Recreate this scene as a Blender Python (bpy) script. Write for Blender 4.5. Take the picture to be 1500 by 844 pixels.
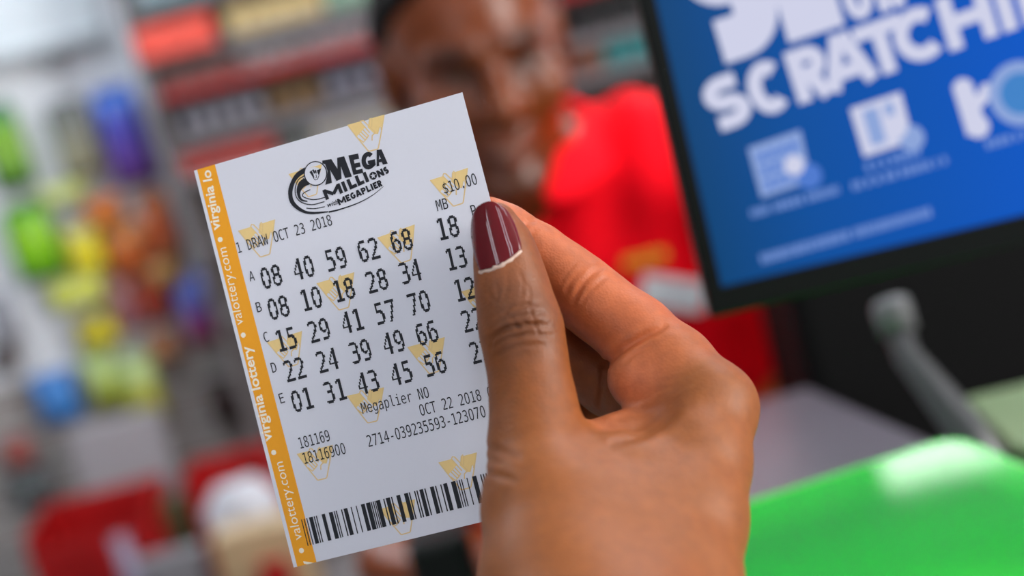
import bpy, bmesh, math, random, json
import numpy as np
from mathutils import Vector, Matrix
from mathutils.bvhtree import BVHTree

random.seed(7)
for _o in list(bpy.data.objects):
    bpy.data.objects.remove(_o)
SC = bpy.context.scene
COL = SC.collection

# ------------------------------------------------------------------ camera
FPX = 2083.333                      # 50 mm lens on a 36 mm sensor, 1500 px wide
PITCH, ROLL = math.radians(12.0), math.radians(14.5)
CAM = np.array([0.0, 0.0, 1.6])
FWD = np.array([0, math.cos(PITCH), -math.sin(PITCH)])
_R0, _U0 = np.array([1.0, 0, 0]), np.array([0, math.sin(PITCH), math.cos(PITCH)])
RGT = math.cos(ROLL)*_R0 - math.sin(ROLL)*_U0
UPV = math.sin(ROLL)*_R0 + math.cos(ROLL)*_U0
cam = bpy.data.cameras.new('camera'); cam_o = bpy.data.objects.new('camera', cam); COL.objects.link(cam_o)
cam.lens, cam.sensor_width, cam.sensor_fit = 50.0, 36.0, 'HORIZONTAL'
cam.clip_start, cam.clip_end = 0.02, 60
cam_o.matrix_world = Matrix(((RGT[0], UPV[0], -FWD[0], CAM[0]), (RGT[1], UPV[1], -FWD[1], CAM[1]),
                             (RGT[2], UPV[2], -FWD[2], CAM[2]), (0, 0, 0, 1)))
cam.dof.use_dof = True
cam.dof.focus_distance = 0.401
cam.dof.aperture_fstop = 4.7
SC.camera = cam_o

# ------------------------------------------------------------------ world, lights, exposure
vs = SC.view_settings
SC.display_settings.display_device = 'sRGB'
vs.view_transform, vs.look, vs.gamma, vs.exposure, vs.use_curve_mapping = 'Standard', 'None', 1.0, 0.0, False
W = bpy.data.worlds.new('world'); SC.world = W; W.use_nodes = True
bg = W.node_tree.nodes['Background']
bg.inputs[0].default_value = (0.86, 0.92, 1.0, 1); bg.inputs[1].default_value = 0.22

def area(name, loc, target, sx, sy, power, color=(1, 1, 1)):
    l = bpy.data.lights.new(name, 'AREA'); l.shape = 'RECTANGLE'; l.size, l.size_y = sx, sy
    l.energy, l.color = power, color
    o = bpy.data.objects.new(name, l); COL.objects.link(o); o.location = loc
    o.rotation_euler = (Vector(target) - Vector(loc)).to_track_quat('-Z', 'Y').to_euler()
    return o
# daylight from the shop front behind the photographer, to the right and to the left
area('shop_window_light_right', (2.3, -0.3, 2.1), (0.1, 0.6, 1.4), 1.0, 1.4, 80, (1.0, 0.97, 0.93))
area('shop_window_light_behind', (-1.2, -2.4, 2.0), (0, 0.6, 1.4), 2.0, 1.4, 17, (0.9, 0.95, 1.0))

# ------------------------------------------------------------------ helpers
def P(x, y, d):
    return CAM + d*(FWD + (x-750)/FPX*RGT - (y-422)/FPX*UPV)
def ray(x, y):
    v = FWD + (x-750)/FPX*RGT - (y-422)/FPX*UPV
    return v
def PY(x, y, Y):
    v = ray(x, y); return CAM + v*((Y-CAM[1])/v[1])
def PZ(x, y, Z):
    v = ray(x, y); return CAM + v*((Z-CAM[2])/v[2])
def cam2w(Q):                       # camera frame in metres (x right, y down, z forward) -> world
    Q = np.asarray(Q, float)
    return CAM + Q[..., 0:1]*RGT - Q[..., 1:2]*UPV + Q[..., 2:3]*FWD

def lin(c):
    return tuple((v/255/12.92 if v/255 <= 0.04045 else ((v/255+0.055)/1.055)**2.4) for v in c) + (1.0,)

_M = {}
def mat(name, rgb, rough=0.6, spec=0.5, var=0.06, scale=60.0, bump=0.0, metal=0.0, emit=None, coat=0.0, sheen=0.0):
    if name in _M: return _M[name]
    m = bpy.data.materials.new(name); m.use_nodes = True; nt = m.node_tree; n = nt.nodes; L = nt.links
    b = n['Principled BSDF']; b.inputs['Roughness'].default_value = rough
    b.inputs['Specular IOR Level'].default_value = spec; b.inputs['Metallic'].default_value = metal
    b.inputs['Coat Weight'].default_value = coat; b.inputs['Sheen Weight'].default_value = sheen
    tc = n.new('ShaderNodeTexCoord'); nz = n.new('ShaderNodeTexNoise'); nz.inputs['Scale'].default_value = scale
    nz.inputs['Detail'].default_value = 4
    L.new(tc.outputs['Object'], nz.inputs['Vector'])
    mx = n.new('ShaderNodeMix'); mx.data_type = 'RGBA'
    c = lin(rgb)
    mx.inputs[6].default_value = tuple(min(1, v*(1-var)) for v in c[:3])+(1,)
    mx.inputs[7].default_value = tuple(min(1, v*(1+var)) for v in c[:3])+(1,)
    L.new(nz.outputs['Fac'], mx.inputs[0]); L.new(mx.outputs[2], b.inputs['Base Color'])
    if bump:
        bp = n.new('ShaderNodeBump'); bp.inputs['Strength'].default_value = bump; bp.inputs['Distance'].default_value = 0.001
        L.new(nz.outputs['Fac'], bp.inputs['Height']); L.new(bp.outputs[0], b.inputs['Normal'])
    if emit:
        L.new(mx.outputs[2], b.inputs['Emission Color']); b.inputs['Emission Strength'].default_value = emit
    _M[name] = m
    return m

def emis_mat(name, rgb, strength, gloss=0.3):
    """lit picture element of a screen"""
    if name in _M: return _M[name]
    m = mat(name, rgb, gloss, spec=0.2, var=0.01); b = m.node_tree.nodes['Principled BSDF']; L = m.node_tree.links
    src = b.inputs['Base Color'].links[0].from_socket; L.remove(b.inputs['Base Color'].links[0]); b.inputs['Base Color'].default_value = (0.004, 0.005, 0.008, 1)
    L.new(src, b.inputs['Emission Color']); b.inputs['Emission Strength'].default_value = strength
    return m

def ramp_mat(name, stops, axis=2, rough=0.35, wob=0.12, scale=9.0, interp='EASE'):
    """printed packaging: colours that follow one axis of the thing, with an uneven printed edge"""
    if name in _M: return _M[name]
    m = bpy.data.materials.new(name); m.use_nodes = True; nt = m.node_tree; n = nt.nodes; L = nt.links
    b = n['Principled BSDF']; b.inputs['Roughness'].default_value = rough
    tc = n.new('ShaderNodeTexCoord'); sp = n.new('ShaderNodeSeparateXYZ'); L.new(tc.outputs['Generated'], sp.inputs[0])
    nz = n.new('ShaderNodeTexNoise'); nz.inputs['Scale'].default_value = scale; L.new(tc.outputs['Generated'], nz.inputs['Vector'])
    ma = n.new('ShaderNodeMath'); ma.operation = 'MULTIPLY_ADD'; ma.inputs[1].default_value = wob
    L.new(nz.outputs['Fac'], ma.inputs[0]); L.new(sp.outputs[axis], ma.inputs[2])
    sb = n.new('ShaderNodeMath'); sb.operation = 'SUBTRACT'; sb.inputs[1].default_value = wob*0.5; L.new(ma.outputs[0], sb.inputs[0])
    cr = n.new('ShaderNodeValToRGB'); cr.color_ramp.interpolation = interp
    e = cr.color_ramp.elements
    while len(e) < len(stops): e.new(0.5)
    for k, (p, c) in enumerate(stops): e[k].position = p; e[k].color = lin(c)
    L.new(sb.outputs[0], cr.inputs[0]); L.new(cr.outputs[0], b.inputs['Base Color'])
    _M[name] = m
    return m

def tag(o, label=None, cat=None, group=None, kind=None):
    if label: o['label'] = label
    if cat: o['category'] = cat
    if group: o['group'] = group
    if kind: o['kind'] = kind
    return o
def thing(name, loc, label, cat, group=None):
    o = bpy.data.objects.new(name, None); COL.objects.link(o); o.location = tuple(loc); o.empty_display_size = 0.02
    return tag(o, label, cat, group)
def wloc(o):
    v = np.array(o.location)
    while o.parent: o = o.parent; v = v + np.array(o.location)
    return v
def obj(name, V, F, m, parent=None, smooth=False, base=None):
    """one mesh object; V are world coordinates"""
    V = np.asarray(V, float)
    if parent is not None: loc = np.zeros(3); off = wloc(parent)
    else:
        loc = np.array(base, float) if base is not None else np.array([V[:, 0].mean(), V[:, 1].mean(), V[:, 2].min()])
        off = loc
    me = bpy.data.meshes.new(name)
    if isinstance(F, np.ndarray):
        k = F.shape[1]; me.vertices.add(len(V)); me.vertices.foreach_set('co', (V-off).astype(np.float32).ravel())
        me.loops.add(F.size); me.loops.foreach_set('vertex_index', F.astype(np.int32).ravel())
        me.polygons.add(len(F)); me.polygons.foreach_set('loop_start', np.arange(0, F.size, k, dtype=np.int32))
        me.update(calc_edges=True)
    else:
        me.from_pydata([tuple(v) for v in (V-off)], [], [tuple(int(i) for i in f) for f in F]); me.update()
    if smooth: me.polygons.foreach_set('use_smooth', [True]*len(me.polygons))
    o = bpy.data.objects.new(name, me); COL.objects.link(o)
    if parent is not None: o.parent = parent
    o.location = tuple(loc)
    for mm in (m if isinstance(m, (list, tuple)) else [m]): me.materials.append(mm)
    return o

class MB:
    """collects shapes into one mesh, in world coordinates"""
    def __init__(s): s.V = []; s.F = []; s.n = 0
    def add(s, V, F):
        V = np.asarray(V, float); s.V.append(V); s.F += [tuple(int(i)+s.n for i in f) for f in F]; s.n += len(V); return s
    def box(s, c, size, ax=None, bevel=0.0, seg=2):
        bm = bmesh.new(); bmesh.ops.create_cube(bm, size=1.0)
        bmesh.ops.scale(bm, vec=Vector(size), verts=bm.verts)
        if bevel: bmesh.ops.bevel(bm, geom=bm.edges[:], offset=bevel, segments=seg, affect='EDGES', profile=0.5)
        V = np.array([v.co for v in bm.verts]); bm.verts.index_update(); F = [[v.index for v in f.verts] for f in bm.faces]; bm.free()
        if ax is not None: V = V @ np.array(ax)
        return s.add(V+np.array(c), F)
    def tube(s, pts, rad, n=12, caps=True):
        pts = np.array(pts, float); rad = np.full(len(pts), rad) if np.isscalar(rad) else np.array(rad, float)
        t0 = pts[1]-pts[0]; a = np.cross(t0, [0.3, 0.5, 0.81]); a /= np.linalg.norm(a)
        V = []
        for i, p in enumerate(pts):
            t = pts[min(i+1, len(pts)-1)]-pts[max(i-1, 0)]; t = t/np.linalg.norm(t)
            a = a-t*np.dot(a, t); a /= np.linalg.norm(a); b = np.cross(t, a)
            for k in range(n):
                th = 2*math.pi*k/n; V.append(p+rad[i]*(a*math.cos(th)+b*math.sin(th)))
        F = [[i*n+k, i*n+(k+1) % n, (i+1)*n+(k+1) % n, (i+1)*n+k] for i in range(len(pts)-1) for k in range(n)]
        if caps: F += [list(range(n))[::-1], list(range((len(pts)-1)*n, len(pts)*n))]
        return s.add(V, F)
    def prism(s, poly, h0, h1, pl):
        """closed polygon in plane pl, extruded from height h0 to h1"""
        n = len(poly)
        V = [pl.at(a, b, h0) for a, b in poly]+[pl.at(a, b, h1) for a, b in poly]
        return s.add(V, [list(range(n))[::-1], list(range(n, 2*n))]+[[i, (i+1) % n, n+(i+1) % n, n+i] for i in range(n)])
    def build(s, name, m, parent=None, smooth=False, base=None):
        return obj(name, np.concatenate(s.V), s.F, m, parent, smooth, base)

class Plane:
    def __init__(s, O, ex, ey):
        s.O = np.array(O, float); s.ex = np.array(ex, float)/np.linalg.norm(ex)
        ey = np.array(ey, float); ey = ey-s.ex*np.dot(ey, s.ex); s.ey = ey/np.linalg.norm(ey); s.n = np.cross(s.ex, s.ey)
    def at(s, a, b, h=0.0): return s.O+a*s.ex+b*s.ey+h*s.n
    def px(s, x, y):
        v = ray(x, y); q = CAM+v*(np.dot(s.O-CAM, s.n)/np.dot(v, s.n))-s.O
        return np.array([q @ s.ex, q @ s.ey])
    def pts(s, V2, h): V2 = np.asarray(V2, float); return s.O+V2[:, 0:1]*s.ex+V2[:, 1:2]*s.ey+h*s.n

def round_rect(x0, y0, x1, y1, r, n=5):
    out = []
    for cx, cy, a0 in ((x1-r, y1-r, 0), (x0+r, y1-r, 90), (x0+r, y0+r, 180), (x1-r, y0+r, 270)):
        for k in range(n+1):
            t = math.radians(a0+90*k/n); out.append((cx+r*math.cos(t), cy+r*math.sin(t)))
    return out

# flat lettering -------------------------------------------------------
def _to_flat(curve):
    o = bpy.data.objects.new('tmp', curve); COL.objects.link(o); bpy.context.view_layer.update()
    me = o.evaluated_get(bpy.context.evaluated_depsgraph_get()).to_mesh()
    V = np.array([v.co[:2] for v in me.vertices]) if len(me.vertices) else np.zeros((0, 2)); F = [list(p.vertices) for p in me.polygons]
    o.to_mesh_clear() if hasattr(o, 'to_mesh_clear') else None
    bpy.data.objects.remove(o); bpy.data.curves.remove(curve)
    return V, F
def fill(loops):
    """closed loops (holes allowed) -> flat triangles"""
    c = bpy.data.curves.new('tmp', 'CURVE'); c.dimensions = '2D'; c.fill_mode = 'BOTH'
    for lp in loops:
        s = c.splines.new('POLY'); s.points.add(len(lp)-1); s.use_cyclic_u = True
        for p, q in zip(s.points, lp): p.co = (q[0], q[1], 0, 1)
    return _to_flat(c)
def sans(body, bold=0.0, spacing=1.0):
    c = bpy.data.curves.new('tmp', 'FONT'); c.body = body; c.offset = bold; c.space_character = spacing; c.resolution_u = 4
    V, F = _to_flat(c)
    V[:, 0] -= V[:, 0].min()
    return V, F, V[:, 0].max(), 0.69
MONO = json.loads(r'''{"0":[[214,474,185,468,160,450,141,421,128,379,120,325,117,259,120,194,128,140,141,99,160,69,185,51,214,46,245,51,269,69,288,99,302,140,310,194,312,259,310,325,302,379,288,421,269,450,245,468],[214,529,265,522,307,499,340,461,364,408,378,341,383,259,378,178,364,111,340,58,307,20,265,-3,214,-10,164,-3,122,20,89,58,65,111,51,178,46,259,51,341,65,408,89,461,122,499,164,522]],"1":[[94,59,203,59,203,456,86,430,86,494,203,520,273,520,273,59,381,59,381,0,94,0]],"2":[[130,59,369,59,369,0,53,0,53,59,167,180,234,255,281,323,288,341,292,359,293,377,290,404,282,427,268,445,248,459,225,467,197,470,131,459,57,424,57,495,128,521,196,529,244,525,284,511,319,489,345,459,360,423,365,382,364,360,358,338,350,315,337,292,321,268,299,242,243,179]],"3":[[270,278,302,267,328,251,349,230,364,205,373,176,376,143,370,99,354,62,327,31,291,8,247,-6,194,-10,121,-3,48,16,48,86,118,58,186,49,222,52,251,61,275,75,292,95,303,120,306,150,303,179,292,202,275,222,252,237,224,246,191,249,138,249,138,307,191,307,221,309,246,316,267,328,282,344,291,364,294,387,291,412,283,432,269,449,249,461,225,468,197,470,133,463,63,442,63,507,138,524,197,529,244,525,284,512,318,491,343,463,358,429,364,390,361,363,353,339,340,319,321,301,298,288]],"4":[[256,456,92,181,256,181],[244,520,326,520,326,181,395,181,395,124,326,124,326,0,256,0,256,124,36,124,36,190]],"5":[[72,520,335,520,335,461,136,461,136,333,166,341,197,344,247,338,290,322,325,296,351,260,367,217,372,167,367,116,350,73,323,37,285,11,240,-5,187,-10,111,-5,50,12,50,84,114,58,180,49,216,52,246,63,270,80,288,103,298,132,302,167,298,201,287,230,269,253,244,271,214,281,178,284,123,278,72,259]],"6":[[345,508,345,444,298,463,247,470,206,464,172,448,146,420,126,381,115,332,111,272,124,293,139,311,157,325,178,335,201,342,225,344,272,339,310,323,342,298,365,262,378,219,383,167,378,115,364,71,341,36,308,10,269,-5,221,-10,166,-3,122,19,88,55,65,106,51,175,46,259,52,340,69,407,97,460,136,499,185,522,244,529,295,524],[220,289,192,285,168,274,149,256,135,232,126,202,123,167,126,131,135,102,149,77,168,59,192,49,220,45,248,48,272,59,290,76,303,100,311,130,314,167,311,204,303,234,290,258,272,275,248,285]],"7":[[48,520,376,520,376,490,190,0,116,0,297,461,48,461]],"8":[[214,247,186,244,161,235,142,221,128,201,119,176,116,146,119,117,128,92,142,72,162,57,186,48,214,45,244,48,268,57,287,71,302,91,310,116,313,146,310,176,301,200,287,220,267,235,243,244],[153,276,125,286,102,300,83,319,69,341,61,366,58,394,62,433,77,466,100,493,131,513,170,525,214,529,260,525,298,513,329,493,353,466,367,433,372,394,369,366,360,341,346,319,327,300,304,286,276,276,308,266,335,250,356,230,371,204,381,174,384,140,379,96,364,59,339,30,305,8,264,-6,214,-10,165,-6,124,7,90,29,65,59,51,96,46,139,49,174,58,204,73,230,94,250,121,266],[128,388,130,362,138,341,150,324,167,312,189,305,214,302,241,305,262,312,279,324,292,341,299,362,302,388,299,414,292,436,279,453,262,465,241,472,214,475,189,472,167,465,150,452,138,435,130,414]],"9":[[208,231,235,234,259,245,278,263,292,287,301,317,304,352,301,388,292,418,278,442,259,460,235,471,208,474,179,471,156,461,137,443,124,420,116,389,114,352,116,315,124,285,137,261,155,244,179,234],[82,11,82,76,129,56,180,49,221,55,255,71,282,99,301,138,312,188,316,248,303,226,288,208,270,194,249,184,227,178,202,175,156,181,117,196,85,222,63,257,49,301,44,353,49,405,63,448,87,483,119,509,158,524,206,529,261,522,305,500,339,464,362,412,376,344,381,259,375,179,358,112,330,59,291,21,242,-2,183,-10,132,-5]],"$":[[241,202,241,51,265,54,285,61,301,72,313,87,320,106,322,127,320,147,314,164,303,177,287,188,267,196],[206,268,206,412,184,409,165,402,150,391,138,377,131,359,129,339,131,320,138,304,148,291,163,281,182,273],[241,-105,206,-105,206,0,135,10,66,32,66,95,136,62,206,49,206,209,164,218,129,233,101,251,82,275,70,303,66,335,70,369,82,398,103,423,131,441,165,454,206,460,206,542,241,542,241,460,297,453,354,439,354,378,297,402,241,411,241,261,285,251,321,237,350,217,371,192,384,163,388,129,383,95,370,66,347,40,318,19,282,6,241,1]],".":[[170,106,258,106,258,0,170,0]],"-":[[124,224,305,224,305,167,124,167]],"A":[[214,458,140,192,289,192],[172,520,257,520,416,0,344,0,305,135,123,135,86,0,13,0]],"B":[[128,248,128,58,212,58,249,60,278,67,299,79,314,97,322,120,325,150,322,181,313,206,298,224,276,238,247,246,212,248],[128,462,128,305,210,305,241,308,266,314,284,325,297,341,304,362,307,388,304,412,297,431,284,445,266,454,241,460,210,462],[58,520,212,520,261,516,302,505,335,485,359,459,373,427,378,388,375,358,368,333,355,313,337,297,314,285,287,278,318,270,345,255,367,235,383,208,393,178,396,143,391,99,375,64,350,36,314,16,268,4,212,0,58,0]],"C":[[374,18,319,-3,259,-10,197,-2,145,21,104,61,73,114,55,180,48,259,55,338,73,404,104,458,146,498,197,521,259,529,319,522,374,501,374,429,318,461,259,472,217,466,183,449,156,419,137,378,126,325,122,259,126,194,137,141,156,100,183,71,217,53,259,47,319,58,374,91]],"D":[[152,58,205,63,246,77,276,101,295,138,307,191,311,259,307,328,295,381,276,418,247,443,205,457,152,462,118,462,118,58],[153,520,226,513,284,492,329,456,360,406,379,341,385,259,379,178,360,113,329,63,284,28,226,7,153,0,48,0,48,520]],"E":[[69,520,377,520,377,461,139,461,139,307,367,307,367,248,139,248,139,59,384,59,384,0,69,0]],"M":[[30,520,124,520,214,255,304,520,399,520,399,0,334,0,334,459,241,185,188,185,95,459,95,0,30,0]],"O":[[315,259,313,328,305,383,292,423,273,450,247,467,214,472,182,467,157,450,138,423,125,383,117,328,114,259,117,190,125,136,138,96,157,69,182,52,214,47,247,52,273,69,292,96,305,136,313,190],[389,259,384,177,369,109,346,57,312,20,268,-3,214,-10,161,-3,117,19,84,56,60,109,45,176,41,259,46,342,60,410,84,462,117,500,161,522,214,529,268,522,312,500,346,462,369,410,384,342]],"T":[[16,520,413,520,413,461,250,461,250,0,180,0,180,461,16,461]],"W":[[0,520,69,520,118,98,178,377,251,377,311,97,361,520,429,520,352,0,285,0,214,309,144,0,78,0]],"R":[[265,245,282,239,297,231,311,219,325,202,341,176,359,142,429,0,354,0,292,131,275,164,258,188,244,204,228,213,209,218,188,220,120,220,120,0,50,0,50,520,195,520,247,516,291,503,326,481,351,452,366,414,372,369,368,337,359,309,343,285,322,266,296,253],[120,462,120,278,197,278,228,280,253,288,273,300,286,318,295,341,297,369,294,397,286,420,271,438,251,451,225,459,195,462]],"N":[[48,520,138,520,313,92,313,520,381,520,381,0,292,0,116,428,116,0,48,0]],"P":[[139,462,139,267,220,267,251,270,276,278,296,292,312,312,321,336,324,365,321,393,312,417,297,436,276,451,251,459,220,462],[69,520,220,520,274,515,318,502,352,480,377,450,392,411,397,365,392,317,377,279,353,248,318,226,274,213,220,209,139,209,139,0,69,0]],"e":[[387,211,387,180,110,180,110,178,113,138,124,105,143,79,168,60,199,48,237,44,301,54,372,84,372,20,302,-3,236,-10,180,-4,133,14,94,44,66,85,49,135,43,195,48,253,65,302,93,344,130,375,175,393,227,399,273,394,312,377,344,349,368,311,382,265],[323,230,320,264,311,293,296,316,277,332,253,342,224,345,195,342,169,331,148,314,130,291,119,263,112,229]],"g":[[299,198,296,242,288,279,275,308,257,328,234,341,207,345,178,341,154,328,135,308,121,279,113,242,110,198,113,154,121,117,135,88,154,67,178,55,208,50,235,55,257,67,275,88,288,117,296,154],[363,25,358,-29,344,-73,321,-108,289,-133,249,-148,200,-153,144,-148,86,-134,86,-71,148,-94,200,-102,231,-99,256,-89,275,-74,288,-51,296,-22,299,16,299,18,299,62,287,42,273,26,257,13,238,4,217,-1,193,-3,150,3,114,22,84,52,61,92,47,141,43,198,47,255,61,304,84,345,114,375,150,393,193,399,216,398,238,393,256,384,273,373,287,357,299,338,299,389,363,389]],"a":[[244,196,223,196,189,194,161,187,139,176,123,161,114,142,110,118,113,96,120,78,132,63,148,52,167,46,190,44,223,48,251,60,274,80,291,108,301,142,304,182,304,196],[369,222,369,0,304,0,304,58,289,37,272,19,253,6,230,-3,205,-8,177,-10,140,-6,108,5,82,24,62,48,50,78,46,114,51,153,66,186,90,212,124,231,166,242,218,246,304,246,304,256,302,285,294,307,281,324,262,336,237,343,206,345,140,336,75,308,75,372,143,393,206,399,237,398,264,393,289,385,310,374,329,360,344,342,363,299]],"p":[[131,49,131,-148,66,-148,66,390,131,390,131,340,142,358,157,373,173,384,192,393,212,398,235,399,278,393,315,375,346,345,368,304,381,253,386,193,381,134,368,85,345,44,315,14,278,-4,235,-10,212,-8,191,-3,173,5,156,17,142,31],[319,195,316,240,308,278,295,307,277,328,254,341,225,345,197,341,173,328,155,307,141,278,133,240,131,195,133,149,141,112,155,83,173,61,197,48,225,44,254,48,277,61,295,82,308,112,316,149]],"l":[[222,141,224,115,230,93,238,76,251,64,266,57,285,54,360,54,360,0,279,0,243,4,214,16,190,37,172,65,162,100,158,141,158,495,56,495,56,546,222,546]],"i":[[89,390,253,390,253,50,380,50,380,0,62,0,62,50,189,50,189,340,89,340],[189,542,253,542,253,461,189,461]],"r":[[402,310,360,333,314,340,277,336,246,323,222,303,205,274,194,238,190,194,190,0,126,0,126,390,190,390,190,314,203,339,219,360,240,377,263,390,290,397,319,399,363,393,402,375]]}''')
def mono(body, pixel=0):
    """fixed-pitch thermal printer lettering; pixel>0 prints it in that many dot rows"""
    Vs, Fs, n = [], [], 0
    for i, ch in enumerate(body):
        if ch == ' ': continue
        loops = [[(sp[k]/1000, sp[k+1]/1000) for k in range(0, len(sp), 2)] for sp in MONO[ch]]
        if pixel:
            hgt = 0.54/pixel; wd = 0.43/9.0; V, F = [], []
            for r in range(pixel):
                y = -0.01+(r+0.5)*hgt; c0 = None
                for q in range(10):
                    x = (q+0.5)*wd; ins = False
                    if q < 9:
                        for lp in loops:
                            for (xa, ya), (xb, yb) in zip(lp, lp[1:]+lp[:1]):
                                if (ya > y) != (yb > y) and x < (xb-xa)*(y-ya)/(yb-ya)+xa: ins = not ins
                    if ins and c0 is None: c0 = q
                    if not ins and c0 is not None:
                        k = len(V); xa, xb, ya, yb = c0*wd-0.004, q*wd+0.004, y-hgt/2, y+hgt/2
                        V += [(xa, ya), (xb, ya), (xb, yb), (xa, yb)]; F.append([k, k+1, k+2, k+3]); c0 = None
            V = np.array(V)
        else: V, F = fill(loops)
        V = V+np.array([[0.4293*i, 0]])
        Vs.append(V); Fs += [[j+n for j in f] for f in F]; n += len(V)
    V = np.concatenate(Vs); V[:, 0] -= V[:, 0].min()
    return V, Fs, V[:, 0].max(), 0.52
def lay(shape, p0, p1, cap, shear=0.0, flip=1.0):
    """put lettering on a baseline from p0 to p1 (plane units), capitals cap high; flip=-1 where the plane's y runs down"""
    V, F, w, ch = shape
    p0, p1 = np.array(p0, float), np.array(p1, float); d = (p1-p0)/w
    u = (p1-p0)/np.linalg.norm(p1-p0); nrm = np.array([-u[1], u[0]])*flip*cap/ch
    return p0+V[:, 0:1]*d+V[:, 1:2]*(nrm+shear*u*cap/ch), F
class Ink:
    """print of one colour lying on a plane"""
    def __init__(s, pl): s.pl = pl; s.V = []; s.F = []; s.n = 0
    def add(s, V, F):
        V = np.asarray(V, float)
        if len(V): s.V.append(V); s.F += [[i+s.n for i in f] for f in F]; s.n += len(V)
        return s
    def poly(s, *loops): return s.add(*fill(loops))
    def polypx(s, *loops): return s.poly(*[[tuple(s.pl.px(*q)) for q in lp] for lp in loops])
    def stroke(s, pts, w):
        pts = np.array(pts, float); w = np.full(len(pts), w) if np.isscalar(w) else np.array(w, float)
        L, R = [], []
        for i in range(len(pts)):
            t = pts[min(i+1, len(pts)-1)]-pts[max(i-1, 0)]; t = t/max(np.linalg.norm(t), 1e-12); nn = np.array([-t[1], t[0]])
            L.append(pts[i]+nn*w[i]/2); R.append(pts[i]-nn*w[i]/2)
        k = len(pts)
        return s.add(L+R, [[i, i+1, k+i+1, k+i] for i in range(k-1)])
    def build(s, name, m, parent, h, thick=0.0):
        V = s.pl.pts(np.concatenate(s.V), h)
        fl = []
        for f in s.F:                      # every face towards the reader
            a, b, c = V[f[0]], V[f[1]], V[f[2]]
            fl.append(f if np.dot(np.cross(b-a, c-a), CAM-a) > 0 else f[::-1])
        return obj(name, V, fl, m, parent)
def smooth_curve(pts, n=8):
    """Catmull-Rom through pts"""
    p = [np.array(q, float) for q in pts]; p = [2*p[0]-p[1]]+p+[2*p[-1]-p[-2]]; out = []
    for i in range(1, len(p)-2):
        for k in range(n):
            t = k/n
            out.append(0.5*((2*p[i])+(-p[i-1]+p[i+1])*t+(2*p[i-1]-5*p[i]+4*p[i+1]-p[i+2])*t*t+(-p[i-1]+3*p[i]-3*p[i+1]+p[i+2])*t**3))
    out.append(p[-2]); return out

# solid modelling with distance fields --------------------------------
def rcone(G, a, b, ra, rb):
    X, Y, Z = G; a = np.array(a, np.float32); b = np.array(b, np.float32); ba = b-a; bb = max(float(ba @ ba), 1e-12)
    x, y, z = X-a[0], Y-a[1], Z-a[2]
    h = np.clip((x*ba[0]+y*ba[1]+z*ba[2])/bb, 0, 1)
    return np.sqrt((x-ba[0]*h)**2+(y-ba[1]*h)**2+(z-ba[2]*h)**2)-(ra+(rb-ra)*h)
def ell(G, c, r, rot=None):
    x, y, z = G[0]-c[0], G[1]-c[1], G[2]-c[2]
    if rot is not None:
        x, y, z = (rot[i][0]*x+rot[i][1]*y+rot[i][2]*z for i in range(3))
    k0 = np.sqrt((x/r[0])**2+(y/r[1])**2+(z/r[2])**2); k1 = np.sqrt((x/r[0]**2)**2+(y/r[1]**2)**2+(z/r[2]**2)**2)
    return k0*(k0-1)/np.maximum(k1, 1e-9)
def smin(a, b, k):
    h = np.maximum(k-np.abs(a-b), 0)/k
    return np.minimum(a, b)-h*h*k*0.25
def smax(a, b, k): return -smin(-a, -b, k)
def chain(G, J, k=3.0):
    d = None
    for a, b in zip(J, J[1:]):
        q = rcone(G, a[:3], b[:3], a[3], b[3]); d = q if d is None else smin(d, q, k)
    return d
def grid(lo, hi, h):
    ax = [np.arange(lo[i], hi[i]+h, h, dtype=np.float32) for i in range(3)]
    return np.meshgrid(*ax, indexing='ij', sparse=True)
def surface_nets(D, lo, h):
    S = D < 0; nx, ny, nz = D.shape
    cnt = np.zeros((nx-1, ny-1, nz-1), np.int8)
    for dx in (0, 1):
        for dy in (0, 1):
            for dz in (0, 1): cnt += S[dx:nx-1+dx, dy:ny-1+dy, dz:nz-1+dz]
    I, J, K = np.nonzero((cnt > 0) & (cnt < 8)); N = len(I)
    idx = np.full(cnt.shape, -1, np.int32); idx[I, J, K] = np.arange(N)
    acc = np.zeros((N, 3)); num = np.zeros(N)
    cs = [(x, y, z) for x in (0, 1) for y in (0, 1) for z in (0, 1)]
    val = {c: D[I+c[0], J+c[1], K+c[2]] for c in cs}
    for c in cs:
        for ax in range(3):
            if c[ax] == 0:
                e = list(c); e[ax] = 1; e = tuple(e); a, b = val[c], val[e]; m = (a < 0) != (b < 0)
                t = np.where(m, a/np.where(m, a-b, 1), 0)
                p = np.tile(np.array(c, float), (N, 1)); p[:, ax] = t
                acc += p*m[:, None]; num += m
    V = (acc/num[:, None]+np.stack([I, J, K], 1))*h+np.array(lo)
    Q = []
    for ax in range(3):
        o1, o2 = [(1, 2), (2, 0), (0, 1)][ax]
        sl0 = [slice(None)]*3; sl1 = [slice(None)]*3; sl0[ax] = slice(0, -1); sl1[ax] = slice(1, None)
        A, B = S[tuple(sl0)], S[tuple(sl1)]
        E = np.nonzero(A != B); E = np.stack(E, 1)
        ok = (E[:, o1] > 0) & (E[:, o2] > 0) & (E[:, o1] < D.shape[o1]-1) & (E[:, o2] < D.shape[o2]-1); E = E[ok]
        def cell(d1, d2):
            e = E.copy(); e[:, o1] -= d1; e[:, o2] -= d2; return idx[e[:, 0], e[:, 1], e[:, 2]]
        q = np.stack([cell(1, 1), cell(0, 1), cell(0, 0), cell(1, 0)], 1)
        inside = A[E[:, 0], E[:, 1], E[:, 2]]
        q[~inside] = q[~inside][:, ::-1]
        Q.append(q)
    Q = np.concatenate(Q); Q = Q[(Q >= 0).all(1)]
    return V, Q
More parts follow.
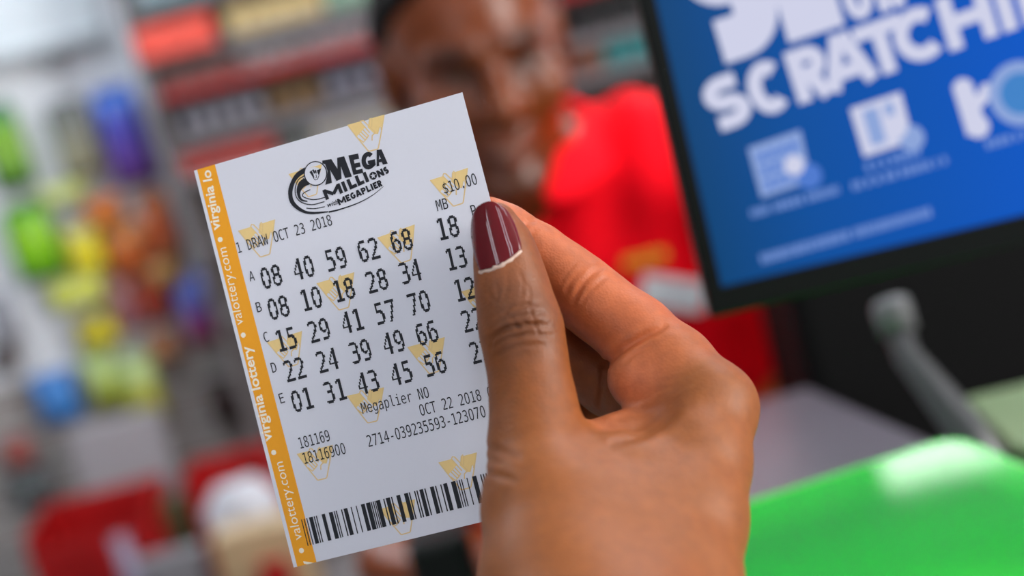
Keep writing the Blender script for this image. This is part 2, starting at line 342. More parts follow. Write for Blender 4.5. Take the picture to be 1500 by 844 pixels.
def relax(V, Q, it=2, lam=0.5):
    n = len(V); E = np.concatenate([Q[:, [0, 1]], Q[:, [1, 2]], Q[:, [2, 3]], Q[:, [3, 0]]])
    for _ in range(it):
        s = np.zeros((n, 3)); c = np.zeros(n)
        for a, b in ((0, 1), (1, 0)):
            for i in range(3): s[:, i] += np.bincount(E[:, a], weights=V[E[:, b], i], minlength=n)
            c += np.bincount(E[:, a], minlength=n)
        V = V+lam*(s/np.maximum(c, 1)[:, None]-V)
    return V
def vnormals(V, Q):
    d = np.cross(V[Q[:, 2]]-V[Q[:, 0]], V[Q[:, 3]]-V[Q[:, 1]]); N = np.zeros_like(V)
    for k in range(4):
        for i in range(3): N[:, i] += np.bincount(Q[:, k], weights=d[:, i], minlength=len(V))
    return N/np.maximum(np.linalg.norm(N, axis=1), 1e-12)[:, None]
def outward(V, Q):
    a, b, c = V[Q[:, 0]], V[Q[:, 1]], V[Q[:, 2]]
    return Q if np.einsum('ij,ij->i', a, np.cross(b, c)).sum() > 0 else Q[:, ::-1]
def set_tone(o, rgb):
    at = o.data.color_attributes.new('tone', 'FLOAT_COLOR', 'POINT')
    at.data.foreach_set('color', np.concatenate([rgb, np.ones((len(rgb), 1))], 1).astype(np.float32).ravel())
def lina(c): return np.array(lin(c)[:3])
def skin_mat(name, rough, fine, sub=0.12, sr=0.004, spec=0.38):
    m = bpy.data.materials.new(name); m.use_nodes = True; n = m.node_tree.nodes; L = m.node_tree.links; b = n['Principled BSDF']
    b.inputs['Roughness'].default_value = rough; b.inputs['Specular IOR Level'].default_value = spec; b.inputs['Subsurface Weight'].default_value = sub
    b.inputs['Subsurface Radius'].default_value = (1.0, 0.4, 0.2); b.inputs['Subsurface Scale'].default_value = sr
    at = n.new('ShaderNodeAttribute'); at.attribute_name = 'tone'
    tc = n.new('ShaderNodeTexCoord'); nz = n.new('ShaderNodeTexNoise'); nz.inputs['Scale'].default_value = fine*0.25; nz.inputs['Detail'].default_value = 6
    L.new(tc.outputs['Object'], nz.inputs['Vector'])
    hv = n.new('ShaderNodeMapRange'); hv.inputs[1].default_value = 0.3; hv.inputs[2].default_value = 0.7; hv.inputs[3].default_value = 0.88; hv.inputs[4].default_value = 1.1
    L.new(nz.outputs['Fac'], hv.inputs[0])
    mu = n.new('ShaderNodeVectorMath'); mu.operation = 'SCALE'; L.new(at.outputs['Color'], mu.inputs[0]); L.new(hv.outputs[0], mu.inputs['Scale'])
    L.new(mu.outputs[0], b.inputs['Base Color'])
    vo = n.new('ShaderNodeTexVoronoi'); vo.inputs['Scale'].default_value = fine; L.new(tc.outputs['Object'], vo.inputs['Vector'])
    bp = n.new('ShaderNodeBump'); bp.inputs['Strength'].default_value = 0.35; bp.inputs['Distance'].default_value = 0.0002
    L.new(vo.outputs['Distance'], bp.inputs['Height']); L.new(bp.outputs[0], b.inputs['Normal'])
    return m

def arc(cx, cy, rx, ry, a0, a1, n_=14): return [(cx+rx*math.cos(math.radians(a0+(a1-a0)*t/n_)), cy+ry*math.sin(math.radians(a0+(a1-a0)*t/n_))) for t in range(n_+1)]
# heavy sign lettering as broad strokes; -1 and 2 stand for the very edge of the letter box
HV = {'S': [[(1, 1), (.45, 1)]+arc(.45, .75, .45, .25, 90, 270)+[(.55, .5)]+arc(.55, .25, .45, .25, 90, -90)+[(0, 0)]], 'C': [arc(.5, .5, .5, .5, 48, 312, 20)],
      'R': [[(0, -1), (0, 2)], [(0, 1), (.55, 1)]+arc(.55, .75, .42, .25, 90, -90)+[(0, .5)], [(.45, .5), (1, -1)]], 'A': [[(0, -1), (.46, 2)], [(.54, 2), (1, -1)], [(.2, .22), (.8, .22)]],
      'T': [[(-1, 1), (2, 1)], [(.5, -1), (.5, 1)]], 'H': [[(0, -1), (0, 2)], [(1, -1), (1, 2)], [(0, .5), (1, .5)]], 'I': [[(.5, -1), (.5, 2)]], 'L': [[(0, -1), (0, 2)], [(0, 0), (2, 0)]],
      'N': [[(0, -1), (0, 2)], [(1, -1), (1, 2)], [(0, 1.1), (1, -.1)]], 'M': [[(0, -1), (0, 2)], [(1, -1), (1, 2)], [(0, 1.1), (.5, .15)], [(.5, .15), (1, 1.1)]], 'O': [arc(.5, .5, .5, .5, 0, 360, 24)], 'E': [[(0, -1), (0, 2)], [(0, 1), (2, 1)], [(0, .5), (1, .5)], [(0, 0), (2, 0)]],
      'G': [arc(.5, .5, .5, .5, 48, 330, 20)+[(1, .45), (.55, .45)]], 'P': [[(0, -1), (0, 2)], [(0, 1), (.55, 1)]+arc(.55, .74, .45, .26, 90, -90)+[(0, .48)]]}
def heavy(k_, body, p0, p1, xs, cap, wt, flip=1.0):
    """heavy capitals: letter i fills xs[i] (fractions of the baseline p0-p1); cap high, strokes wt*cap wide"""
    p0, p1 = np.array(p0, float), np.array(p1, float); ln_ = np.linalg.norm(p1-p0); u_ = (p1-p0)/ln_; v_ = np.array([-u_[1], u_[0]])*flip
    for ch, (x0, x1) in zip(body, xs):
        i_ = min(0.5, wt*cap/2/((x1-x0)*ln_)); j_ = wt/2
        fx = lambda x: 0.0 if x == -1 else 1.0 if x == 2 else i_+(1-2*i_)*x
        fy = lambda y: 0.0 if y == -1 else 1.0 if y == 2 else j_+(1-2*j_)*y
        for pts in HV[ch]:
            k_.stroke([p0+u_*ln_*(x0+(x1-x0)*fx(x))+v_*cap*fy(y) for x, y in pts], wt*cap)
# ------------------------------------------------------------------ the setting
def structure(name, c, size, m, ax=None):
    o = MB().box(c, size, ax).build(name, m); o['kind'] = 'structure'; return o
structure('floor', (0, 1.2, -0.05), (6.4, 5.2, 0.1), mat('floor_vinyl', (120, 116, 112), 0.5, scale=8))
structure('wall_back', (0, 2.76, 1.4), (6.4, 0.1, 2.8), mat('wall_paint', (226, 229, 234), 0.8, scale=5, var=0.04))
structure('ceiling', (0, 1.2, 2.85), (6.4, 5.2, 0.1), mat('ceiling_tile', (225, 226, 226), 0.9, scale=12, var=0.03))

lamp_glass = emis_mat('lamp_tube', (238, 244, 255), 13.0); lamp_back = emis_mat('lamp_tube_new', (240, 246, 255), 56.0)  # back tubes boosted well past the front ones, to brighten the wall
lamp_frame = mat('lamp_frame', (200, 202, 205), 0.4)
for lx, ly, lab in ((-0.9, -0.75, 'twin tube ceiling light over the shop entrance on the snack wall side'),
                    (0.42, -0.75, 'twin tube ceiling light over the customer holding the ticket'),
                    (-0.9, 1.75, 'twin tube ceiling light in front of the hanging snack packs'),
                    (0.95, 0.55, 'twin tube ceiling light over the customer side of the monitor'),  # extra fixture, added to brighten the acrylic lid
                    (0.9, 1.75, 'twin tube ceiling light above the clerk end of the cigarette rack')):
    t = thing('ceiling_light', (lx, ly, 2.70), lab, 'ceiling light', 'ceiling lights of the shop')
    MB().box((lx, ly, 2.785), (0.36, 1.24, 0.03), bevel=0.004).build('lamp_frame', lamp_frame, t)
    for sx in (-1, 1):
        MB().tube([(lx+sx*0.09, ly-0.58, 2.748), (lx+sx*0.09, ly+0.58, 2.748)], 0.019, 14).build('tube', lamp_back if ly > 1 else lamp_glass, t, True)
    for sy in (-1, 1):
        MB().box((lx, ly+sy*0.595, 2.755), (0.24, 0.03, 0.05), bevel=0.004).build('tube_holder', lamp_frame, t)

# ------------------------------------------------------------------ the lottery ticket
_u, _v = np.array([0.9540, -0.2560, -0.1530]), np.array([0.2520, 0.9670, -0.0450])
TK = Plane(cam2w(np.array([[-0.09222, -0.03404, 0.41230]]))[0], cam2w(_u[None])[0]-CAM, cam2w(_v[None])[0]-CAM)
TW, TH = 0.0820, 0.1180
ticket = thing('lottery_ticket', TK.at(0.06, 0.09, 0.0), 'white printed lottery ticket with orange left band, held up between thumb and finger', 'ticket')
paper_m = mat('thermal_paper', (222, 222, 232), 0.62, spec=0.3, var=0.012, scale=900)
_pb = MB()
_pb.prism([(0, 0), (TW, 0), (TW, TH), (0, TH)], 0.0, 0.00012, TK); _pb.build('paper', paper_m, ticket)
ink_m = mat('thermal_ink', (34, 35, 42), 0.6, spec=0.25, var=0.05, scale=3000)
orange_m = mat('orange_band_print', (247, 166, 32), 0.6, spec=0.3, var=0.02, scale=800)
white_m = mat('band_lettering_white', (250, 240, 222), 0.6, spec=0.3, var=0.01)
yel_m = mat('emblem_yellow_print', (240, 208, 142), 0.62, spec=0.25, var=0.03, scale=900)
yln_m = mat('emblem_outline_print', (232, 200, 140), 0.62, spec=0.25, var=0.03, scale=900)
tp = lambda x, y: TK.px(x, y)
H1, H2, H3, H4, H5 = -0.00002, -0.00004, -0.00006, -0.00008, -0.0001

i = Ink(TK); i.poly([(0.0010, 0.0), (0.0066, 0.0), (0.0070, TH), (0.0011, TH)]); i.build('orange_band', orange_m, ticket, H1)
i = Ink(TK)
def vline(body, a, b, cap, bold, shear=0.0):
    V, F = lay(sans(body, bold), tp(*a), tp(*b), cap, shear, -1); i.add(V, F)
vline('virginia lo', (323, 336), (308, 248.5), 0.0027, 0.02)
vline('valottery.com', (357, 475), (331, 362), 0.0027, -0.004, 0.08)
vline('virginia lottery', (399, 645), (366.5, 506), 0.0027, 0.02)
vline('valottery.com', (443, 790), (414, 676), 0.0027, -0.004, 0.08)
for q in ((322.6, 351), (356.4, 491), (401, 663), (441.6, 806.6)):
    c = tp(*q); i.poly([(c[0]+0.00075*math.cos(t*0.39), c[1]+0.00075*math.sin(t*0.39)) for t in range(16)])
V, F = lay(sans('y', 0.022), tp(456, 832), tp(453, 820), 0.0027, 0, -1)
V[:, 1] = np.minimum(V[:, 1], TH); i.add(V, F)
i.build('band_lettering', white_m, ticket, H2)

# crossed-fingers V emblems of the paper's background print
def emblem(a, b, top=0.0):
    p0, p1 = tp(*a), tp(*b); Wd = np.linalg.norm(p1-p0); e = (p1-p0)/Wd; f = np.array([-e[1], e[0]])
    M = lambda pts: [tuple(p0+e*x*Wd+f*max(y, top)*Wd) for x, y in pts]
    fillk = Ink(TK); s = 0.03
    fillk.poly(M([(0, 0), (.33, 0), (.43, .19), (.36, .22), (.30, .28), (.24, .30), (.16, .36)]))
    fillk.poly(M([(.60, 0), (1, 0), (.87, .28), (.80, .27), (.71, .43), (.63, .41), (.50, .20)]))
    o = fillk.build('emblem', yel_m, ticket, H1)
    ln = Ink(TK)
    for pts in ([(.005, .0), (.16, .36), (.37, .79)], [(.36, .79), (.40, .805), (.61, .805), (.64, .79)], [(.64, .79), (.84, .36), (.995, 0)],
                [(.34, 0), (.38, -.05), (.43, -.03), (.66, .38)], [(.34, 0), (.44, .19), (.52, .35)], [(.54, .16), (.60, 0), (.64, -.03), (.66, .03), (.60, .22)],
                [(.36, .22), (.46, .40)], [(.24, .30), (.36, .50)], [(.30, .27), (.42, .46)], [(.20, .42), (.30, .54), (.36, .50), (.42, .46), (.48, .40)],
                [(.66, .38), (.56, .44), (.53, .56)], [(.71, .43), (.80, .27), (.84, .29), (.83, .36)]):
        ln.stroke([np.array(q) for q in M(pts)], s*Wd)
    ln.build('emblem_line', yln_m, o, H1-0.00001)
for a, b, *r in (((509, 183), (563, 168), 0.0), ((423, 255), (470, 240)), ((630, 264), (685, 246)), ((349, 338), (402.5, 321.5)), ((553, 348), (607, 329)),
              ((464, 415), (518.5, 399)), ((391.5, 501.5), (442, 485)), ((597, 508.5), (651, 494)), ((508.5, 580), (562, 567.5)), ((435, 665), (487, 652)),
              ((642.5, 677.5), (698, 663)), ((556, 746), (607.5, 731.5)), ((676, 427), (729, 412))):
    emblem(a, b, *(r or (-0.1,)))

def printed(name, rows, pixel=0):
    k = Ink(TK)
    for body, a, b, cap in rows:
        V, F = lay(mono(body, pixel), tp(*a), tp(*b), cap*0.0002, 0, -1); k.add(V, F)
    return k.build(name, ink_m, ticket, H4)
BIG = 30
rowsB = []
for body, a, b in (('08 40 59 62 68', (387, 424), (606.5, 364)), ('08 10 18 28 34', (397.5, 469.5), (619.5, 409)),
                   ('15 29 41 57 70', (410.5, 515.5), (632.5, 454.5)), ('22 24 39 49 66', (421.5, 560), (644, 499)), ('01 31 43 45 56', (432, 604.5), (656, 544.5)),
                   ('18', (646, 352), (674.5, 345)), ('13', (659, 396.5), (686, 390)), ('12', (671.5, 442), (699, 435.5)), ('22', (681.5, 487.5), (710, 480)), ('23', (694, 533.5), (722, 526))):
    rowsB.append((body, a, b, BIG))
printed('draw_numbers', rowsB, 15)
printed('row_letters', [('A', (366.5, 412.5), (374, 410.7), 14.5), ('B', (377.5, 458), (384.5, 456), 14.5), ('C', (388.5, 502), (395, 500), 14.5), ('D', (399.5, 546.5), (406.5, 544.5), 14.5), ('E', (411.5, 591.5), (418, 589.5), 14.5)])
printed('draw_date', [('1 DRAW OCT 23 2018', (349.5, 371), (487.5, 329.5), 15.5)])
printed('price', [('$10.00', (651.5, 284), (700, 269.5), 16)])
printed('ball_heading', [('MB', (641, 309.5), (657.5, 305.3), 15.5), ('P', (692.5, 317), (699.5, 315), 15.5)])
printed('option_line', [('Megaplier NO', (531.5, 606.5), (629.5, 582), 15.5)])
printed('print_date', [('OCT 22 2018 09', (617, 609.5), (731, 580), 16)])
printed('serial_number', [('2714-039235593-123070', (540.5, 655), (712.5, 610.5), 16.5)])
printed('retailer_number', [('181169', (440.5, 657.5), (484.5, 645.5), 16), ('18116900', (446.5, 680), (507.5, 664.5), 16)])
BARS = [52, 58, 70, 76, 88, 95, 107, 133, 140, 147, 155, 162, 195, 218, 245, 272, 280, 287, 294, 301, 330, 338, 348, 374, 397, 404, 432, 439, 468, 494, 503, 532, 536, 543, 550, 557,
        563, 569, 572, 600, 622, 630, 640, 668, 676, 684, 712, 738, 765, 792, 798, 806, 834, 842, 850, 858, 870, 895, 904, 912, 942, 968, 977, 985, 1012, 1020, 1032, 1058, 1085, 1115,
        1122, 1128, 1138, 1145, 1153, 1160, 1190, 1197, 1228, 1256, 1282, 1290, 1300, 1307, 1318, 1325, 1345, 1371, 1380, 1388, 1402, 1410, 1420, 1448, 1470, 1478, 1492, 1520, 1530, 1537]
k = Ink(TK); p0, p1 = tp(441.1, 761.2), tp(711.4, 693.3)
for xa, xb in zip(BARS[::2], BARS[1::2]):
    f0, f1 = (xa-52)/(1320-52), (xb-52)/(1320-52); q0, q1 = p0+(p1-p0)*f0, p0+(p1-p0)*f1
    if q1[0] > TW-0.002: break
    dv = np.array([0, 0.00775]); k.add([q0, q1, q1+dv, q0+dv], [[0, 1, 2, 3]])
k.build('barcode', ink_m, ticket, H4)

# the printed game logo
Z9 = lambda pts: [(410+x*0.15398, 200+y*0.15403) for x, y in pts]
logo = Ink(TK)
for loops in ([[(403, 230), (490, 214), (548, 306), (545, 203), (612, 188), (686, 381), (622, 396), (580, 285), (588, 402), (540, 424), (478, 318), (496, 440), (432, 460), (446, 400), (455, 330), (430, 262), (405, 258)]],
              [[(652, 180), (745, 162), (755, 212), (704, 223), (711, 256), (760, 246), (770, 288), (721, 299), (729, 320), (785, 306), (794, 346), (700, 366)]],
              [[(922, 128), (967, 122), (1027, 258), (980, 268), (970, 240), (943, 247), (946, 278), (921, 285)], [(946, 178), (962, 212), (943, 217)]]):
    logo.polypx(*[Z9(lp) for lp in loops])
c = np.array([842, 230]); G = [(c[0]+46*math.cos(math.radians(t)), c[1]+64*math.sin(math.radians(t))) for t in range(-55, -340, -15)]
G = [tuple(c+np.array([math.cos(math.radians(t))*44, math.sin(math.radians(t))*62])) for t in range(-50, -345, -12)]
logo.stroke([tp(*q) for q in Z9(G)], 0.0013)
logo.polypx(Z9([(835, 232), (905, 216), (912, 270), (880, 300), (868, 262), (842, 266)]))
def slog(body, a, b, cap, bold, shear=0.0):
    V, F = lay(sans(body, bold), tp(*Z9([a])[0]), tp(*Z9([b])[0]), cap, shear, -1); logo.add(V, F)
heavy(logo, 'MILLI', tp(*Z9([(440, 606)])[0]), tp(*Z9([(850, 428)])[0]), ((0, .40), (.42, .52), (.56, .73), (.75, .90), (.92, 1.02)), 0.0030, 0.33, -1)
heavy(logo, 'NS', tp(*Z9([(942, 393)])[0]), tp(*Z9([(1045, 345)])[0]), ((0, .55), (.60, 1.0)), 0.0021, 0.30, -1)
slog('with', (450, 676), (556, 640), 0.0013, 0.012, 0.25)
heavy(logo, 'MEGAPLIER', tp(*Z9([(566, 656)])[0]), tp(*Z9([(980, 468)])[0]), ((0, .17), (.185, .275), (.29, .40), (.405, .53), (.54, .64), (.655, .745), (.76, .80), (.815, .90), (.91, 1.0)), 0.0019, 0.27, -1)
c = np.array([888, 374]); oc = [tuple(c+np.array([36*math.cos(t*0.3142), 38*math.sin(t*0.3142)])) for t in range(20)]
st = [tuple(c+np.array([(30 if q % 2 == 0 else 12)*math.cos(q*math.pi/5-1.75), (30 if q % 2 == 0 else 12)*math.sin(q*math.pi/5-1.75)])) for q in range(10)]
logo.polypx(Z9(oc), Z9(st))
outer = smooth_curve([(238, 292), (150, 355), (95, 455), (80, 545), (105, 640), (190, 712), (300, 740), (460, 722)])
inner = smooth_curve([(462, 711), (300, 716), (215, 690), (140, 620), (120, 540), (140, 450), (180, 390), (240, 345)])
logo.polypx(Z9([tuple(q) for q in outer+inner]))
outer = smooth_curve([(228, 395), (180, 440), (160, 510), (172, 575), (205, 612), (265, 624)])
inner = smooth_curve([(262, 612), (215, 596), (196, 560), (200, 520), (235, 478), (290, 450), (262, 420)])
logo.polypx(Z9([tuple(q) for q in outer+inner]))
for pts, w in (([(236, 372), (175, 415), (146, 500), (160, 580), (215, 630), (310, 648), (425, 620)], 0.00028), ([(290, 505), (225, 540), (222, 572), (290, 597), (360, 597), (430, 578)], 0.00028),
               ([(252, 682), (330, 686), (428, 668)], 0.00025)):
    logo.stroke([tp(*q) for q in Z9(smooth_curve(pts))], w)
u = smooth_curve([(466, 718), (560, 697), (740, 635), (880, 560), (985, 476)]); logo.stroke([tp(*q) for q in Z9(u)], np.linspace(0.0005, 0.00012, len(u)))
lo = logo.build('game_logo', ink_m, ticket, H4)
ball = Ink(TK); ball.polypx(Z9([(340+106*math.cos(t*0.1963), 352+113*math.sin(t*0.1963)) for t in range(32)])); ball.build('logo_ball', paper_m, lo, H4-0.00001)
emb = Ink(TK); emb.polypx(Z9([(278, 300), (402, 264), (385, 340), (372, 300), (330, 290)])); emb.build('ball_emblem_yellow', yel_m, lo, H4-0.00002)
ring = Ink(TK); ring.stroke([tp(*q) for q in Z9([(340+106*math.cos(t*0.1309), 352+113*math.sin(t*0.1309)) for t in range(49)])], 0.0003)
for pts in ([(282, 338), (302, 322), (318, 352), (330, 392), (318, 392)], [(306, 320), (322, 312), (338, 344), (328, 356)], [(330, 322), (344, 316), (352, 346), (344, 358)], [(352, 322), (394, 304), (382, 344), (372, 372), (362, 352)]): ring.polypx(Z9(pts))
for pts in ([(318, 390), (334, 414), (358, 408), (374, 370)], [(344, 362), (350, 384), (342, 398)]): ring.stroke([tp(*q) for q in Z9(pts)], 0.00022)
ring.build('ball_emblem_line', ink_m, lo, H4-0.00003)

# ------------------------------------------------------------------ the hand that holds the ticket (camera-side coordinates in mm while modelling)
def J(x, y, z, r): return ((x-750)/FPX*z, (y-422)/FPX*z, z, r*z/FPX)
h = 0.62
lo_, hi_ = (-16, -28, 262), (78, 152, 470)
G = grid(lo_, hi_, h)
thumb = chain(G, [J(727, 326, 390.2, 30), J(738, 362, 388.7, 40), J(746, 400, 387.4, 47), J(754, 440, 385.7, 52), J(764, 484, 383.1, 58), J(773, 535, 381, 56), J(781, 590, 376.6, 60), J(788, 650, 371, 70), J(803, 740, 360, 95), J(820, 860, 343, 116), J(830, 1000, 322, 118)], 4)
index = chain(G, [J(716, 318, 408.3, 30), J(742, 339, 408.9, 36), J(786, 372, 408.9, 42), J(824, 405, 407.9, 47.5), J(857, 432, 407, 50), J(890, 458, 405, 49.5), J(930, 487, 402, 53), J(985, 537, 396, 60)], 4)
iprox = chain(G, [J(985, 540, 396, 58), J(1040, 598, 386, 66), J(1020, 680, 374, 76), J(1003, 760, 362, 88), J(985, 870, 345, 100), J(975, 1000, 325, 104)], 5)
index = smin(index, chain(G, [J(940, 555, 394, 50), J(985, 575, 390, 55)], 3), 4)
palm = smin(iprox, chain(G, [J(905, 715, 366, 82), J(895, 800, 355, 110), J(900, 1000, 325, 125)], 5), 10)
for x, y, z, r in ((1022, 640, 402, 56), (1003, 672, 420, 54), (980, 705, 437, 50)):          # the other metacarpals, one behind the other
    palm = smin(palm, chain(G, [J(x, y, z, r), J(x-30, y+130, z-14, r+18), J(x-60, y+260, z-45, r+30), J(x-75, 1000, z-90, r+30)], 5), 9)
palm = smin(palm, chain(G, [(24, 92, 327, 27), (20, 150, 255, 27)], 5), 12)                     # wrist and lower forearm
web = chain(G, [J(850, 655, 380, 36), J(905, 650, 384, 38), J(960, 630, 388, 44)], 5)
body = smin(smin(palm, web, 7), index, 4.5)
fing = [chain(G, q, 3.5) for q in (
    [J(1018, 640, 402, 54), J(892, 560, 419, 47), J(818, 512, 418, 42), J(752, 452, 411.5, 33)],
    [J(1000, 672, 420, 52), J(880, 628, 438, 46), J(812, 590, 434, 40), J(768, 530, 424, 33)],
    [J(978, 705, 437, 48), J(868, 690, 452, 41), J(815, 650, 448, 36), J(782, 592, 440, 29)])]
for q in fing: body = smin(body, q, 1.6)
wy = np.clip((G[1]-22)/22, 0, 1)                              # thumb: free at the tip, flowing into the hand at its root
kk = (0.6+9.4*wy).astype(np.float32)
hand_d = smin(body, thumb, kk)
hand_d = smax(hand_d, (G[1]-148), 4)
V, Q = surface_nets(hand_d, lo_, h); Q = outward(V-V.mean(0), Q); V = relax(V, Q, 5, 0.5)
N = vnormals(V, Q)
px = 750+V[:, 0]/V[:, 2]*FPX; py = 422+V[:, 1]/V[:, 2]*FPX
def sdf_at(J_, Vp):
    return chain((Vp[:, 0], Vp[:, 1], Vp[:, 2]), J_, 3)
d_th = sdf_at([J(727, 326, 391, 30), J(746, 400, 388.5, 47), J(764, 484, 384.5, 58), J(781, 590, 377, 60), J(788, 650, 371, 70)], V)
is_th = (d_th < 4.0) & (V[:, 2] < 396.5)
front = N[:, 2] < 0.15
def crease(pts, w, depth, sel, ridge=0.35):
    """press a skin fold into the hand along a line, with soft lips beside it"""
    global V
    c = np.array(smooth_curve(pts, 6)); d = np.full(len(V), 1e9); sm = sel & front
    q = np.stack([px[sm], py[sm]], 1); dm = np.full(len(q), 1e9); along = np.zeros(len(q))
    for i_ in range(len(c)-1):
        a, b = c[i_], c[i_+1]; ab = b-a; t = np.clip(((q-a) @ ab)/max(ab @ ab, 1e-9), 0, 1)
        dd = np.linalg.norm(q-a-t[:, None]*ab, axis=1); m = dd < dm; dm[m] = dd[m]; along[m] = ((i_+t)/(len(c)-1))[m]
    fade = np.clip(np.minimum(along, 1-along)*5, 0, 1)**0.5
    g = np.exp(-(dm/w)**2)-ridge*np.exp(-((dm-2.2*w)/(1.2*w))**2)
    V[sm] -= N[sm]*(depth*fade*g)[:, None]
ti, bk = is_th, ~is_th
for pts, w, dp in (([(712, 500), (740, 484), (772, 477), (806, 478)], 4, 0.55), ([(716, 486), (742, 468), (775, 462), (800, 456)], 3, 0.35), ([(716, 512), (745, 496), (780, 490), (812, 492)], 3.2, 0.4),
                   ([(720, 468), (750, 450), (790, 444)], 3, 0.25), ([(722, 524), (760, 508), (800, 505)], 3, 0.22), ([(735, 455), (752, 470), (760, 490)], 2.5, 0.2), ([(775, 445), (782, 470), (790, 492)], 2.5, 0.22),
                   ([(712, 405), (716, 430), (728, 445)], 2.5, 0.15), ([(760, 395), (766, 415), (764, 435)], 2.5, 0.15), ([(742, 400), (744, 420), (738, 440)], 2.5, 0.12), ([(722, 476), (738, 462), (748, 446)], 2.2, 0.25), ([(756, 452), (770, 446), (788, 450)], 2.2, 0.22), ([(718, 508), (726, 492), (742, 478)], 2.4, 0.35), ([(764, 470), (780, 476), (796, 470)], 2.2, 0.3), ([(752, 500), (772, 486), (800, 484)], 2.2, 0.28), ([(730, 486), (752, 476), (764, 484)], 2.2, 0.3), ([(770, 412), (776, 430), (772, 448)], 2.2, 0.16), ([(726, 412), (730, 432), (724, 450)], 2.2, 0.16)):
    crease(pts, w, dp, ti)
for pts, w, dp in (([(838, 446), (852, 418), (868, 400), (886, 388)], 4, 0.6), ([(828, 432), (838, 412), (856, 396)], 4, 0.35), ([(886, 540), (905, 517), (935, 497), (978, 476)], 5, 1.1),
                   ([(884, 528), (882, 560), (878, 600)], 4, 0.5), ([(762, 342), (772, 328), (786, 322)], 3.5, 0.3), ([(772, 352), (784, 336)], 3, 0.2), ([(846, 452), (862, 430), (880, 412), (892, 404)], 2.6, 0.28), ([(820, 418), (832, 398), (848, 382)], 2.4, 0.2), ([(905, 540), (928, 520), (960, 502)], 2.6, 0.25), ([(940, 590), (980, 578), (1015, 560)], 2.6, 0.2), ([(960, 560), (1000, 552), (1030, 538)], 2.6, 0.16),
                   ([(890, 648), (925, 640), (965, 622), (1000, 590)], 8, 0.7), ([(884, 612), (930, 598), (985, 572)], 4, -0.35)):
    crease(pts, w, dp, bk & (V[:, 2] < 412))
for pts, w, dp in (([(708, 655), (735, 662), (765, 672)], 5, 0.3), ([(705, 692), (730, 697), (758, 705)], 5, 0.4), ([(710, 672), (740, 680)], 4, 0.2)):
    crease(pts, w, dp, V[:, 2] < 385)
# pigment: warm brown back, pinker gripping side of the fingers, darker knuckles
tone = np.tile(lina((142, 80, 35)), (len(V), 1))
def blend(c, w): 
    global tone
    w = np.clip(w, 0, 1)[:, None]; tone = tone*(1-w)+lina(c)*w
def near(c, r): return np.exp(-(((V-np.array(J(*c, 0)[:3]))**2).sum(1))/r**2)
d_ix = sdf_at([J(716, 318, 407.5, 30), J(786, 372, 408, 42), J(857, 432, 407, 50), J(930, 487, 402, 53), J(985, 560, 396, 62)], V)
blend((188, 98, 56), (1-np.clip(d_ix/6, 0, 1))*(~is_th)*0.85)
blend((200, 112, 72), near((930, 560, 386), 9)*0.8+near((880, 630, 378), 10)*0.35)
for q in ((892, 560, 419), (850, 530, 415), (818, 512, 418)): blend((140, 78, 46), near(q, 13)*(V[:, 2] > 398)*0.8)
blend((130, 69, 24), np.clip(1-np.clip(d_th-1.5, 0, 3)/3, 0, 1)*is_th*np.clip((680-py)/120, 0, 1)); blend((96, 54, 30), near((765, 474, 373.5), 9)*is_th*0.8); blend((104, 58, 32), near((750, 430, 377), 7)*is_th*0.6)
blend((160, 92, 56), near((725, 400, 380), 6)*is_th*0.5)
blend((144, 80, 30), np.clip((430-np.abs(px-760)*2)/430, 0, 1)*np.clip((py-620)/150, 0, 1)*0.4)
Vw = cam2w(V/1000.0)
hb = cam2w(np.array([[J(940, 900, 345, 0)[:3]]])/1000.0)[0, 0]
hand = obj('hand', Vw, Q, skin_mat('hand_skin', 0.5, 1300), None, True, hb)
set_tone(hand, tone)
tag(hand, 'brown hand pinching the right edge of the white ticket between thumb and index finger', 'hand')

# sleeve around the forearm, below the picture
_a, _b = np.array([20.5, 113, 302]), np.array([2, 235, 150]); pts = [_a+(_b-_a)*t for t in (0.02, 0.0, 0.0, 0.03, 0.3, 0.65, 1.0, 1.0)]
b = MB(); b.tube(cam2w(np.array(pts)/1000.0), [0.030, 0.032, 0.0375, 0.040, 0.044, 0.048, 0.052, 0.001], 28, False)
sl = b.build('sleeve', mat('sleeve_knit', (58, 58, 64), 0.9, bump=0.5, scale=400), hand, True)
# thumb nail
rows = [(0.0, (702, 396), (764, 364), 7), (0.12, (698, 385), (763, 356), 5), (0.28, (693, 366), (760, 345), 3), (0.5, (689.5, 340), (754, 328), 0), (0.72, (691.5, 318), (746, 313), -2), (0.86, (696.5, 306), (739, 304.5), -3), (0.95, (703.5, 299.5), (731, 299), -2.5), (1.0, (711, 296), (724, 295.5), -1)]
R0, R1, R2, R3 = (smooth_curve([q[i_] if i_ in (1, 2) else (q[i_], 0) for q in rows], 5) for i_ in (1, 2, 0, 3))
nv, nu = len(R0), 17
def nail_shell(lift, inset=0.0):
    out = []
    for j in range(nv):
        L_, R_ = R0[j], R1[j]; t = R2[j][0]; sag = R3[j][0]
        ys = (L_[1]+R_[1])/2; f_ = (396-ys)/100.0
        xc, rx, rz, zc = 742-17*f_, 53-14*f_, 10.5-3.6*f_, 387.8+2.6*f_
        for q in range(nu):
            s_ = -1+2*q/(nu-1); x, y = L_+(R_-L_)*(s_*(1-inset)+1)/2; y += sag*(1-s_*s_)
            z = zc-rz*math.sqrt(max(0.02, 1-((x-xc)/rx)**2))-lift+0.5-0.9*math.sin(math.pi*min(1, max(0, 0.15+0.8*f_)))
            out.append(J(x, y, z, 0)[:3])
    return np.array(out)
